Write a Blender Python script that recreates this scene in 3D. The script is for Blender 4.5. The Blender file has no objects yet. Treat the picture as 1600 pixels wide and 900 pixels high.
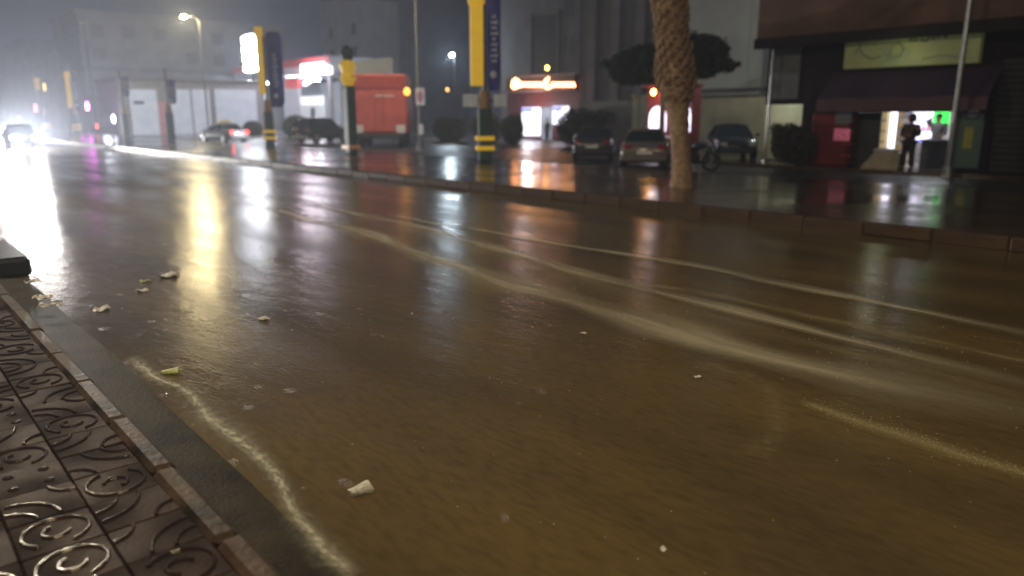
import bpy, bmesh, math, random
from mathutils import Vector, Matrix
random.seed(7)
R = math.radians
C = bpy.context.scene.collection
S = bpy.context.scene

# ------------------------------------------------------------------ camera
CAM_H = 1.80
PITCH, YAW = R(12.97), R(41.54)
cd = bpy.data.cameras.new('camera'); cam = bpy.data.objects.new('camera', cd); C.objects.link(cam)
cd.sensor_width = 36; cd.lens = 36*1155/1600; cd.clip_start = .05; cd.clip_end = 3000
cam.location = (0, 0, CAM_H); cam.rotation_euler = (R(90)-PITCH, 0, -YAW)
cd.dof.use_dof = True; cd.dof.focus_distance = 5.0; cd.dof.aperture_fstop = .85; cd.dof.aperture_blades = 0
S.camera = cam

# ------------------------------------------------------------------ night sky
w = bpy.data.worlds.new('World'); S.world = w; w.use_nodes = True
bg = w.node_tree.nodes['Background']
bg.inputs[0].default_value = (.42, .52, .92, 1); bg.inputs[1].default_value = .042
S.view_settings.view_transform = 'Standard'; S.view_settings.look = 'None'
S.view_settings.exposure = 0; S.view_settings.gamma = 1
S.cycles.sample_clamp_indirect = 6.0; S.cycles.sample_clamp_direct = 0
S.cycles.max_bounces = 5; S.cycles.glossy_bounces = 3; S.cycles.volume_bounces = 0
S.cycles.transparent_max_bounces = 16
S.cycles.caustics_reflective = False; S.cycles.caustics_refractive = False

# pixel of the photograph -> direction -> point on a plane of the street
def ray(u, v):
    x = (u-800)/1155; y = -(v-450)/1155
    fw = math.cos(PITCH)+y*math.sin(PITCH); up = -math.sin(PITCH)+y*math.cos(PITCH)
    return Vector((math.sin(YAW)*fw+math.cos(YAW)*x, math.cos(YAW)*fw-math.sin(YAW)*x, up))
def on_x(u, v, X): d = ray(u, v); return Vector((0, 0, CAM_H))+d*(X/d.x)
def on_z(u, v, z=0.): d = ray(u, v); return Vector((0, 0, CAM_H))+d*((z-CAM_H)/d.z)
def rect(u0, u1, v0, v1, X):
    """y0,y1,z0,z1 of a facade rectangle at perpendicular distance X"""
    vm = (v0+v1)/2; um = (u0+u1)/2
    ya = on_x(u1, vm, X).y; yb = on_x(u0, vm, X).y
    return ya, yb, on_x(um, v1, X).z, on_x(um, v0, X).z

# ------------------------------------------------------------------ materials
MATS = {}
def mat(name, col, rough=.5, metal=0., var=.25, scale=3., bump=.0, bscale=20., emit=None, estr=0., col2=None, spec=.5, stretch=(1,1,1), rvar=0.):
    if name in MATS: return MATS[name]
    m = bpy.data.materials.new(name); m.use_nodes = True; nt = m.node_tree; b = nt.nodes['Principled BSDF']
    b.inputs['Roughness'].default_value = rough; b.inputs['Metallic'].default_value = metal
    b.inputs['Specular IOR Level'].default_value = spec
    tc = nt.nodes.new('ShaderNodeTexCoord'); mp = nt.nodes.new('ShaderNodeMapping')
    mp.inputs['Scale'].default_value = stretch
    nt.links.new(tc.outputs['Object'], mp.inputs[0])
    n = nt.nodes.new('ShaderNodeTexNoise'); n.inputs['Scale'].default_value = scale; n.inputs['Detail'].default_value = 6
    nt.links.new(mp.outputs[0], n.inputs['Vector'])
    mx = nt.nodes.new('ShaderNodeMix'); mx.data_type = 'RGBA'
    c2 = col2 or tuple(c*(1-var) for c in col)
    cr = nt.nodes.new('ShaderNodeMapRange'); cr.inputs[1].default_value = .35; cr.inputs[2].default_value = .68
    nt.links.new(n.outputs[0], cr.inputs[0]); nt.links.new(cr.outputs[0], mx.inputs[0])
    mx.inputs[6].default_value = (*col, 1); mx.inputs[7].default_value = (*c2, 1)
    nt.links.new(mx.outputs[2], b.inputs['Base Color'])
    if rvar:
        rr = nt.nodes.new('ShaderNodeMapRange'); rr.inputs[1].default_value = .35; rr.inputs[2].default_value = .65
        rr.inputs[3].default_value = max(.02, rough-rvar); rr.inputs[4].default_value = rough+rvar
        n3 = nt.nodes.new('ShaderNodeTexNoise'); n3.inputs['Scale'].default_value = scale*.6; n3.inputs['Detail'].default_value = 4
        nt.links.new(mp.outputs[0], n3.inputs['Vector']); nt.links.new(n3.outputs[0], rr.inputs[0]); nt.links.new(rr.outputs[0], b.inputs['Roughness'])
    if bump:
        n2 = nt.nodes.new('ShaderNodeTexNoise'); n2.inputs['Scale'].default_value = bscale; n2.inputs['Detail'].default_value = 4
        nt.links.new(mp.outputs[0], n2.inputs['Vector'])
        bp = nt.nodes.new('ShaderNodeBump'); bp.inputs['Strength'].default_value = 1; bp.inputs['Distance'].default_value = bump
        nt.links.new(n2.outputs[0], bp.inputs['Height']); nt.links.new(bp.outputs[0], b.inputs['Normal'])
    if emit:
        b.inputs['Emission Color'].default_value = (*emit, 1); b.inputs['Emission Strength'].default_value = estr
    MATS[name] = m; return m
def glow(name, col, s): return mat(name, tuple(c*.6 for c in col), .4, emit=col, estr=s)

asphalt = mat('wet_asphalt', (.035,.033,.032), .36, scale=.6, var=.4, bump=.004, bscale=26, rvar=.14)
paving = mat('wet_paving', (.085,.055,.035), .16, scale=.8, var=.6, bump=.004, bscale=7, rvar=.11)
forecourt = mat('wet_forecourt', (.16,.15,.15), .22, scale=.5, var=.4, bump=.004, bscale=12, rvar=.1)
kerbm = mat('wet_kerb_concrete', (.090,.052,.030), .45, scale=1.7, var=.5, bump=.006, bscale=30)
kerb_near = mat('wet_pinkish_kerb', (.095,.060,.042), .5, scale=5, var=.5, bump=.008, bscale=22, col2=(.018,.014,.011), spec=.2)
gutterm = mat('dark_wet_gutter', (.040,.030,.017), .6, scale=3, col2=(.010,.009,.006), bump=.004, bscale=50, spec=.12)
tilem = mat('wet_brown_paver', (.038,.019,.016), .55, scale=3, bump=.003, bscale=40, col2=(.012,.008,.008), rvar=.15, spec=.10)
ringm = mat('polished_paver_relief', (.045,.029,.024), .12, scale=4, bump=.002, bscale=60, col2=(.030,.020,.017))
bedm = mat('dark_sand_bed', (.03,.024,.02), .7, scale=9)
dark = mat('near_black', (.012,.012,.014), .4)
metal = mat('galvanised_metal', (.35,.37,.38), .35, .7, scale=8)
darkmetal = mat('dark_metal', (.05,.05,.055), .4, .5)
whitep = mat('white_paint', (.75,.75,.76), .4, scale=2, var=.12)
redp = mat('red_paint', (.55,.06,.05), .4, scale=2)
glass = mat('dark_glass', (.02,.03,.035), .06, spec=.8)
farglass = mat('dull_window_glass', (.10,.105,.115), .45, spec=.4)
rubber = mat('black_rubber', (.02,.02,.02), .6)
lensr = glow('red_lamp', (1,.03,.03), 9)
leafd = mat('dark_leaf', (.035,.060,.022), .5, var=.5, scale=2.5)
leafp = mat('palm_leaf', (.05,.085,.03), .5, var=.5)
barkm = mat('palm_bark', (.44,.29,.18), .75, scale=9, var=.5, bump=.03, bscale=14)
bootm = mat('palm_boot_brown', (.27,.17,.10), .8, scale=5, var=.5, bump=.02, bscale=20)
greenp = mat('dark_green_paint', (.018,.070,.042), .55, scale=3)
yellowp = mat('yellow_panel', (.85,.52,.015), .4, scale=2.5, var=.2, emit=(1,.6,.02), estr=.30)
bluep = mat('navy_banner_cloth', (.028,.030,.30), .6, scale=2, var=.4)
bannertext = mat('pale_blue_print', (.55,.60,.80), .6)

# brown flood water on the road
def road_material():
    m = bpy.data.materials.new('muddy_water_road'); m.use_nodes = True; nt = m.node_tree; b = nt.nodes['Principled BSDF']
    tc = nt.nodes.new('ShaderNodeTexCoord')
    def noise(scale, st=(1,1,1), det=5, rot=0):
        mp = nt.nodes.new('ShaderNodeMapping'); mp.inputs['Scale'].default_value = st; mp.inputs['Rotation'].default_value = (0,0,R(rot))
        nt.links.new(tc.outputs['Object'], mp.inputs[0])
        n = nt.nodes.new('ShaderNodeTexNoise'); n.inputs['Scale'].default_value = scale; n.inputs['Detail'].default_value = det
        nt.links.new(mp.outputs[0], n.inputs['Vector']); return n.outputs[0]
    mx = nt.nodes.new('ShaderNodeMix'); mx.data_type = 'RGBA'
    mx.inputs[6].default_value = (.128,.088,.034,1); mx.inputs[7].default_value = (.078,.055,.024,1)
    mr = nt.nodes.new('ShaderNodeMapRange'); mr.inputs[1].default_value = .36; mr.inputs[2].default_value = .66
    nt.links.new(noise(.8, (1.4,.35,1), 6, -12), mr.inputs[0]); nt.links.new(mr.outputs[0], mx.inputs[0])
    # fine mottling drawn out along the flow
    m2 = nt.nodes.new('ShaderNodeMix'); m2.data_type = 'RGBA'; m2.blend_type = 'MULTIPLY'; m2.inputs[7].default_value = (.74,.74,.75,1)
    sr = nt.nodes.new('ShaderNodeMapRange'); sr.inputs[1].default_value = .42; sr.inputs[2].default_value = .72
    nt.links.new(noise(26, (1,.28,1), 8, 28), sr.inputs[0]); nt.links.new(sr.outputs[0], m2.inputs[0]); nt.links.new(mx.outputs[2], m2.inputs[6])
    nt.links.new(m2.outputs[2], b.inputs['Base Color'])
    rr = nt.nodes.new('ShaderNodeMapRange'); rr.inputs[1].default_value = .35; rr.inputs[2].default_value = .65
    rr.inputs[3].default_value = .14; rr.inputs[4].default_value = .27
    nt.links.new(noise(.7, (1.5,.3,1), 5, 8), rr.inputs[0]); nt.links.new(rr.outputs[0], b.inputs['Roughness'])
    b1 = nt.nodes.new('ShaderNodeBump'); b1.inputs['Strength'].default_value = 1; b1.inputs['Distance'].default_value = .0026
    nt.links.new(noise(48, (1,.30,1), 3, 30), b1.inputs['Height'])
    b2 = nt.nodes.new('ShaderNodeBump'); b2.inputs['Strength'].default_value = 1; b2.inputs['Distance'].default_value = .006
    nt.links.new(noise(7, (1,.32,1), 5, 24), b2.inputs['Height']); nt.links.new(b1.outputs[0], b2.inputs['Normal'])
    # rings of falling rain drops
    vo = nt.nodes.new('ShaderNodeTexVoronoi'); vo.inputs['Scale'].default_value = 5.5; nt.links.new(tc.outputs['Object'], vo.inputs['Vector'])
    def mth(op, a, c=0.):
        n = nt.nodes.new('ShaderNodeMath'); n.operation = op
        for i, q in enumerate((a, c)):
            if isinstance(q, (int, float)): n.inputs[i].default_value = q
            else: nt.links.new(q, n.inputs[i])
        return n.outputs[0]
    sep = nt.nodes.new('ShaderNodeSeparateColor'); nt.links.new(vo.outputs['Color'], sep.inputs[0])
    fade = mth('MAXIMUM', mth('SUBTRACT', 1, mth('MULTIPLY', vo.outputs['Distance'], mth('ADD', 2.6, mth('MULTIPLY', sep.outputs[0], 6)))), 0)
    ring = mth('MULTIPLY', mth('MULTIPLY', mth('SINE', mth('ADD', mth('MULTIPLY', vo.outputs['Distance'], 75), mth('MULTIPLY', sep.outputs[1], 6))), fade), sep.outputs[2])
    b3 = nt.nodes.new('ShaderNodeBump'); b3.inputs['Strength'].default_value = 1; b3.inputs['Distance'].default_value = .0020
    nt.links.new(ring, b3.inputs['Height']); nt.links.new(b2.outputs[0], b3.inputs['Normal'])
    nt.links.new(b3.outputs[0], b.inputs['Normal'])
    b.inputs['Specular IOR Level'].default_value = .34
    return m
roadm = road_material()

def foam_shine_material(name, col, amount, nscale=9, along=4):
    m = bpy.data.materials.new(name); m.use_nodes = True; nt = m.node_tree; b = nt.nodes['Principled BSDF']
    b.inputs['Base Color'].default_value = (*col, 1); b.inputs['Roughness'].default_value = .45
    uv = nt.nodes.new('ShaderNodeUVMap'); sp = nt.nodes.new('ShaderNodeSeparateXYZ'); nt.links.new(uv.outputs[0], sp.inputs[0])
    def mth(op, a, bb=None):
        n = nt.nodes.new('ShaderNodeMath'); n.operation = op
        for i, q in enumerate((a, bb)):
            if q is None: continue
            if isinstance(q, (int, float)): n.inputs[i].default_value = q
            else: nt.links.new(q, n.inputs[i])
        return n.outputs[0]
    e = mth('SUBTRACT', 1, mth('ABSOLUTE', mth('SUBTRACT', mth('MULTIPLY', sp.outputs[1], 2), 1)))
    mp = nt.nodes.new('ShaderNodeMapping'); mp.inputs['Scale'].default_value = (along,.55,1)
    nt.links.new(uv.outputs[0], mp.inputs[0])
    n = nt.nodes.new('ShaderNodeTexNoise'); n.inputs['Scale'].default_value = nscale; n.inputs['Detail'].default_value = 7
    nt.links.new(mp.outputs[0], n.inputs['Vector'])
    ends = mth('MINIMUM', mth('MULTIPLY', mth('SUBTRACT', 1, mth('ABSOLUTE', mth('SUBTRACT', mth('MULTIPLY', sp.outputs[0], 2), 1))), 5), 1)
    a = mth('MULTIPLY', mth('MULTIPLY', mth('POWER', e, 1.4), ends), mth('MULTIPLY', mth('POWER', mth('MULTIPLY', n.outputs[0], 1.5), 2.4), amount))
    a = mth('MINIMUM', a, 1)
    tr = nt.nodes.new('ShaderNodeBsdfTransparent'); ms = nt.nodes.new('ShaderNodeMixShader')
    nt.links.new(a, ms.inputs[0]); nt.links.new(tr.outputs[0], ms.inputs[1]); nt.links.new(b.outputs[0], ms.inputs[2])
    nt.links.new(ms.outputs[0], nt.nodes['Material Output'].inputs[0]); return m
shinem = foam_shine_material('pale_wet_shine', (.58,.52,.38), .95, 4, 1.6)  # pale streak colour stands in for lamp shine on wet ruts
gfoamm = foam_shine_material('pale_gutter_foam', (.40,.38,.28), 1.5, 7, 9)

# ------------------------------------------------------------------ mesh builder
class MB:
    def __init__(s): s.v = []; s.f = []; s.uv = None
    def add(s, vs, fs):
        o = len(s.v); s.v += [Vector(p) for p in vs]; s.f += [tuple(i+o for i in f) for f in fs]; return s
    def box(s, x0, x1, y0, y1, z0, z1, bev=0):
        if x0 > x1: x0, x1 = x1, x0
        if y0 > y1: y0, y1 = y1, y0
        if z0 > z1: z0, z1 = z1, z0
        if not bev:
            return s.add([(x,y,z) for z in (z0,z1) for x,y in ((x0,y0),(x1,y0),(x1,y1),(x0,y1))],
                     [(3,2,1,0),(4,5,6,7),(0,1,5,4),(1,2,6,5),(2,3,7,6),(3,0,4,7)])
        b = min(bev, (x1-x0)*.4, (y1-y0)*.4, (z1-z0)*.4)
        bm = bmesh.new(); bmesh.ops.create_cube(bm, size=1)
        for q in bm.verts: q.co = Vector(((x0+x1)/2+q.co.x*(x1-x0), (y0+y1)/2+q.co.y*(y1-y0), (z0+z1)/2+q.co.z*(z1-z0)))
        bmesh.ops.bevel(bm, geom=bm.edges[:], offset=b, segments=1, affect='EDGES')
        bm.verts.index_update(); s.add([q.co.copy() for q in bm.verts], [[q.index for q in f.verts] for f in bm.faces]); bm.free(); return s
    def tube(s, pts, r, n=10, cap=True):
        pts = [Vector(p) for p in pts]
        if not isinstance(r, (list, tuple)): r = [r]*len(pts)
        vs = []; fs = []
        for i, p in enumerate(pts):
            t = (pts[min(i+1, len(pts)-1)]-pts[max(i-1, 0)]).normalized()
            a = t.cross(Vector((0,0,1)))
            if a.length < 1e-3: a = t.cross(Vector((0,1,0)))
            a.normalize(); b = t.cross(a)
            for k in range(n):
                an = 2*math.pi*k/n; vs.append(p+(a*math.cos(an)+b*math.sin(an))*r[i])
        for i in range(len(pts)-1):
            for k in range(n): fs.append((i*n+k, i*n+(k+1)%n, (i+1)*n+(k+1)%n, (i+1)*n+k))
        if cap: fs.append(tuple(range(n))[::-1]); fs.append(tuple(range((len(pts)-1)*n, len(pts)*n)))
        return s.add(vs, fs)
    def blob(s, c, r, sub=2, noise=0, seed=0):
        bm = bmesh.new(); bmesh.ops.create_icosphere(bm, subdivisions=sub, radius=1)
        rs = random.Random(seed)
        for q in bm.verts:
            k = 1+rs.uniform(-noise, noise); q.co = Vector((c[0]+q.co.x*r[0]*k, c[1]+q.co.y*r[1]*k, c[2]+q.co.z*r[2]*k))
        s.add([q.co.copy() for q in bm.verts], [[q.index for q in f.verts] for f in bm.faces]); bm.free(); return s
    def prism(s, prof, y0, y1):      # profile in (x,z), extruded along y
        n = len(prof)
        return s.add([(x,y0,z) for x,z in prof]+[(x,y1,z) for x,z in prof],
                     [tuple(range(n)), tuple(range(2*n-1, n-1, -1))]+[((i+1)%n, i, n+i, n+(i+1)%n) for i in range(n)])
    def leaves(s, c, r, n, size, rs):
        for _ in range(n):
            while True:
                p = Vector((rs.uniform(-1,1), rs.uniform(-1,1), rs.uniform(-1,1)))
                if .25 < p.length < 1: break
            p = p*(p.length**-.35 if p.length > 0 else 1)
            if p.length > 1: p = p.normalized()*rs.uniform(.8, 1.22)
            q = Vector((c[0]+p.x*r[0], c[1]+p.y*r[1], c[2]+p.z*r[2]))
            a = Vector((rs.gauss(0,1), rs.gauss(0,1), rs.gauss(0,1))).normalized(); b = a.orthogonal().normalized()
            k = size*rs.uniform(.6, 1.3)
            s.add([q-a*k, q+b*k*.45, q+a*k, q-b*k*.45], [(0,1,2,3)])
        return s
    def build(s, name, m, parent=None, world=False, smooth=False, mod=None):
        vs = s.v
        if world and parent is not None:
            o = parent.location if parent.parent is None else parent.parent.location+parent.location
            vs = [p-o for p in vs]
        me = bpy.data.meshes.new(name); me.from_pydata([tuple(p) for p in vs], [], s.f)
        bm = bmesh.new(); bm.from_mesh(me); bmesh.ops.recalc_face_normals(bm, faces=bm.faces[:]); bm.to_mesh(me); bm.free()
        if s.uv:
            l = me.uv_layers.new(name='UVMap')
            for lp in me.loops: l.data[lp.index].uv = s.uv[lp.vertex_index]
        me.materials.append(m)
        if smooth:
            for p in me.polygons: p.use_smooth = True
        ob = bpy.data.objects.new(name, me); C.objects.link(ob)
        if parent is not None: ob.parent = parent
        return ob

def tag(o, label=None, cat=None, group=None, kind=None):
    if label: o['label'] = label
    if cat: o['category'] = cat
    if group: o['group'] = group
    if kind: o['kind'] = kind
    return o
def thing(name, label, cat, loc=(0,0,0), rz=0, group=None):
    o = bpy.data.objects.new(name, None); C.objects.link(o); o.location = loc; o.rotation_euler = (0,0,rz); o.empty_display_size = .3
    return tag(o, label, cat, group)
def dup(root, loc, rz, label, group=None, skip=()):
    r = root.copy(); C.objects.link(r); r.location = loc; r.rotation_euler = (0,0,rz); r['label'] = label
    if group: r['group'] = group
    for ch in list(root.children):
        if ch.name.split('.')[0] in skip: continue
        c = ch.copy(); C.objects.link(c); c.parent = r
        for g in ch.children:
            d = g.copy(); C.objects.link(d); d.parent = c
    return r
def struct(name, mb, m, label=None):
    o = mb.build(name, m); o['kind'] = 'structure'
    if label: o['label'] = label
    return o
def point(name, parent, loc, power, col, rad=.1):
    l = bpy.data.lights.new(name, 'POINT'); l.energy = power; l.color = col; l.shadow_soft_size = rad
    o = bpy.data.objects.new(name, l); C.objects.link(o); o.parent = parent; o.location = loc; return o
def spot(name, parent, loc, direction, power, col, ang=70, rad=.08, blend=.6):
    l = bpy.data.lights.new(name, 'SPOT'); l.energy = power; l.color = col; l.shadow_soft_size = rad; l.spot_size = R(ang); l.spot_blend = blend
    o = bpy.data.objects.new(name, l); C.objects.link(o); o.parent = parent; o.location = loc
    o.rotation_euler = Vector(direction).to_track_quat('-Z', 'Y').to_euler(); return o

# ------------------------------------------------------------------ ground, road, pavements
KX = 11.85                                   # far kerb line
struct('ground', MB().box(-300, 500, -200, 700, -1.0, -.02), asphalt, 'dark wet ground stretching to the far buildings')
def sheet(x0, x1, y0, y1, z, nx=1, ny=1):
    m = MB(); vs = [(x0+(x1-x0)*i/nx, y0+(y1-y0)*j/ny, z) for j in range(ny+1) for i in range(nx+1)]
    return m.add(vs, [(j*(nx+1)+i, j*(nx+1)+i+1, (j+1)*(nx+1)+i+1, (j+1)*(nx+1)+i) for j in range(ny) for i in range(nx)])
struct('road', sheet(.95, KX+.05, -40, 400, 0), roadm, 'road under a film of brown running rain water')
med = struct('median_pavement', MB().box(KX+.16, 19.2, -40, 400, -.01, .19), paving, 'wet brown pavement between the road and the parking lane')
struct('parking_lane', sheet(19.2, 26.6, -40, 400, .012), asphalt, 'wet dark parking lane in front of the shops')
struct('shop_pavement', MB().box(25.35, 70, -40, 24.3, -.01, .13), paving, 'low pavement in front of the shops')
struct('forecourt', sheet(22.5, 130, 44, 130, .02), forecourt, 'pale wet concrete forecourt of the fuel station')
side = struct('sidewalk', MB().box(-30, .865, -30, 300, -.01, .118), bedm, 'paved sidewalk in the lower left corner')

# kerb stones of the median
m = MB().box(0, .18, .002, .998, -.02, .19, .03); kproto = m.build('kerb_stone', kerbm, med); kproto.location = (KX, -4, 0)
for i in range(1, 150):
    o = kproto.copy(); C.objects.link(o); o.location = (KX+random.uniform(-.012,.012), -4+i, random.uniform(-.012,.01)); o.rotation_euler = (0,0,random.uniform(-.008,.008))
# near kerb stones
m = MB().box(0, .115, .002, .798, 0, .15, .025); kn = m.build('kerb_stone', kerb_near, side); kn.location = (.868, -2, -.002)
for i in range(1, 60):
    o = kn.copy(); C.objects.link(o); o.location = (.868+random.uniform(-.006,.006), -2+i*.8, -.002+random.uniform(-.006,.006)); o.rotation_euler = (random.uniform(-.006,.006),0,random.uniform(-.01,.01))
# concrete gutter strip along the near kerb
m = MB()
ys = [-4+.25*i for i in range(240)]
vs = []
for y in ys:
    e = min(.42, .33+.03*(y-2.4))+.012*math.sin(y*2.3)
    vs += [(.984, y, .03), (1.05, y, .018), (.984+e, y, -.006)]
fs = []
for i in range(len(ys)-1):
    for k in range(2): fs.append((i*3+k, i*3+k+1, i*3+k+4, i*3+k+3))
m.add(vs, fs); struct('gutter', m, gutterm, 'dark wet concrete gutter between kerb and water')

# pavers: square tiles with a raised ring and studs
def tile_mesh(kind):
    m = MB(); t = .298; m.box(-t/2, t/2, -t/2, t/2, -.02, .0, .006); m.base = len(m.f)
    def arc(cx, cy, r, a0, a1, wd=.010, h=.011, n=14):
        vs = []; fs = []
        for i in range(n+1):
            a = a0+(a1-a0)*i/n
            for rr, z in ((r-wd,-.001), (r-wd*.35,h), (r+wd*.35,h), (r+wd,-.001)):
                vs.append((cx+rr*math.cos(a), cy+rr*math.sin(a), z))
        for i in range(n):
            for k in range(3): fs.append((i*4+k, i*4+k+1, i*4+k+5, i*4+k+4))
        m.add(vs, fs)
    if kind == 0:
        arc(0, 0, .122, .35, 5.6, n=18); arc(0, 0, .05, 3.4, 7.6, n=8)
    elif kind == 1:
        for sx in (-1,1):
            for sy in (-1,1):
                x, y = sx*.072, sy*.072
                m.tube([(x,y,-.001),(x,y,.006),(x,y,.010)], [.026,.022,.006], 7)
    else:
        arc(-.149, -.149, .20, .05, 1.5, n=8); arc(-.149, -.149, .11, .05, 1.5, n=7); arc(.149, .149, .10, math.pi+.05, 1.5*math.pi-.05, n=7)
    return m
protos = []
for k in range(3):
    tm_ = tile_mesh(k); p = tm_.build('paving_tile', tilem, side); p.data.materials.append(ringm)
    for q_ in p.data.polygons: q_.material_index = 1 if q_.index >= tm_.base else 0
    p.location = (.713-.3*k, .9, .138); protos.append(p)
cnt = 0
rs = random.Random(3)
for j in range(0, 49):
    for i in range(6):
        if j == 0 and i < 3: continue
        k = 0 if (i+j) % 3 == 0 else (1 if (i*2+j) % 3 == 0 else 2)
        if j < 8 and i in (1, 3) and j % 2: k = 0
        o = protos[k].copy(); C.objects.link(o)
        o.location = (.713-.3*i, .9+.3*j, .138+rs.uniform(-.003,.003))
        o.rotation_euler = (rs.uniform(-.02,.02), rs.uniform(-.02,.02), rs.choice((0, math.pi/2, math.pi, -math.pi/2)))
tag(MB().box(-4, -.94, .75, 15.45, .05, .134).build('paving_slab', tilem, side), kind='stuff')
tag(MB().box(-4, .862, 15.46, 80, .05, .134).build('paving_slab', tilem, side), kind='stuff')

# foam lines and painted shine of wet ruts, soft ribbons lying on the water
def ribbon(name, pix, width, m, z, label, wob=.0, seed=0, spread=None):
    pts = [on_z(u, v, 0) for u, v in pix]
    dense = []
    for i in range(len(pts)-1):
        p0 = pts[max(i-1,0)]; p1 = pts[i]; p2 = pts[i+1]; p3 = pts[min(i+2,len(pts)-1)]
        n = max(4, int((p2-p1).length/.12))
        for k in range(n):
            t = k/n
            dense.append(.5*((2*p1)+(p2-p0)*t+(2*p0-5*p1+4*p2-p3)*t*t+(3*p1-p0-3*p2+p3)*t**3))
    dense.append(pts[-1]); rr = random.Random(seed); ph = rr.uniform(0, 6)
    m_ = MB(); m_.uv = []; L = len(dense)
    for i, p in enumerate(dense):
        tg = (dense[min(i+1,L-1)]-dense[max(i-1,0)]).normalized(); nn = Vector((-tg.y, tg.x, 0))
        off = wob*(math.sin(i*.23+ph)+.6*math.sin(i*.51+ph*2)+.4*math.sin(i*1.13+ph))
        wd = width if not spread else width+(spread-width)*i/L
        wd *= 1+.25*math.sin(i*.37+ph)
        for k, q in enumerate((-.5, 0, .5)):
            m_.v.append(Vector((p.x, p.y, z))+nn*(off+q*wd)); m_.uv.append((i/L, k/2))
    for i in range(L-1):
        for k in range(2): m_.f.append((i*3+k, i*3+k+1, i*3+k+4, i*3+k+3))
    o = m_.build(name, m); tag(o, label, None, None, 'structure'); return o
ribbon('water_streak', [(420,325),(560,362),(740,425),(870,462),(1000,500),(1150,545),(1300,582),(1450,612),(1640,652)], .54, shinem, .004, 'broadest pale streak of painted wet shine sweeping across the road', .012, 1, .85)
ribbon('water_streak', [(480,318),(640,352),(780,390),(900,425),(1050,462),(1200,500),(1400,550),(1640,608)], .46, shinem, .008, 'thin pale streak of painted wet shine second from the camera', .012, 2, .34)
ribbon('water_streak', [(600,335),(850,378),(1050,410),(1200,440),(1400,480),(1640,532)], .46, shinem, .012, 'thin pale streak of painted wet shine nearest the far kerb', .012, 3, .32)
ribbon('water_streak', [(560,340),(800,400),(1000,470),(1200,525),(1400,572),(1640,628)], .9, foam_shine_material('thin_silt', (.60,.50,.30), .22, 6, 1.5), .016, 'faint wide band of painted wet shine between the bright streaks', .02, 4, .7)
ribbon('water_streak', [(900,428),(1100,462),(1300,505),(1640,575)], .35, foam_shine_material('thin_shine_b', (.60,.50,.30), .3, 6, 1.5), .020, 'faint streak of painted wet shine right of the thin ones', .02, 5, .3)
ribbon('water_streak', [(1250,625),(1330,655),(1420,685),(1510,715),(1640,752)], .20, foam_shine_material('broken_foam', (.60,.52,.28), .55, 14, 22), .004, 'broken bubbly foam trail at the lower right', .01, 6, .24)
ribbon('water_streak', [(1080,570),(1180,600),(1215,660),(1180,720)], .3, foam_shine_material('thin_ripple', (.5,.42,.24), .15), .024, 'faint curved ripple in the middle of the road', .01, 8, .3)
ribbon('gutter_foam', [(205,558),(240,590),(290,612),(330,655),(380,695),(425,740),(460,805),(500,855),(550,905)], .12, gfoamm, .012, 'wavy pale foam line along the gutter', .006, 7, .09)
ribbon('gutter_foam', [(205,558),(240,590),(290,612),(330,655),(380,695),(425,740),(460,805),(500,855),(550,905)], .32, foam_shine_material('thin_gutter_foam', (.28,.27,.21), .8, 8, 8), .008, 'faint wide froth around the gutter foam line', .004, 9, .16)

# rain splashes
m = MB(); rs = random.Random(11); dropm = mat('splash_drop', (.42,.38,.28), .15)
for _ in range(420):
    x = rs.uniform(1.6, 9); y = rs.uniform(.8, 12); h = rs.uniform(.0012,.0035)
    m.blob((x, y, h), (h*1.1, h*2.4, h), 1)
tag(m.build('rain_splashes', dropm), 'tiny splashes of rain on the brown water', None, None, 'stuff')
# fine ripple clumps of the broken foam at lower right
m = MB()
for i in range(260):
    t = rs.random(); u = 1250+390*t; v = 625+127*t+rs.gauss(0, 9); p = on_z(u, v, 0); r = rs.uniform(.0015,.004)
    m.blob((p.x, p.y, r*.3), (r, r*1.5, r*.5), 1)
tag(m.build('foam_bubbles', dropm), 'yellowish foam bubbles floating at lower right', None, None, 'stuff')

# litter
litm = mat('pale_plastic', (.66,.62,.55), .4, scale=30, var=.5, emit=None)
litg = mat('green_plastic', (.55,.58,.22), .4, scale=30, var=.4)
lits = [(562,765,.055,'largest pale crumpled cup floating near the gutter',litm),(265,426,.14,'long pale wrapper far out on the left road',litm),
 (222,452,.07,'small pale scrap below the long wrapper',litm),(227,438,.06,'small greenish scrap beside the long wrapper',litg),(159,480,.09,'round pale scrap between kerb and wrapper',litm),
 (413,496,.06,'lone flat scrap right of the yellow reflection',litm),(266,581,.055,'yellow green crushed cup beside the gutter foam',litg),(50,438,.09,'pale lump at the kerb beside the dark drain box',litm),
 (66,462,.10,'pale lump on the kerb edge below the drain box',litm),(78,474,.09,'pinkish lump on the kerb edge lowest of three',litm),(1036,858,.018,'tiny white speck near the bottom edge',litm),(912,520,.03,'tiny pale scrap in the middle of the road',litm),(1090,588,.03,'tiny pale scrap below the broad streak',litm)]
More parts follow.
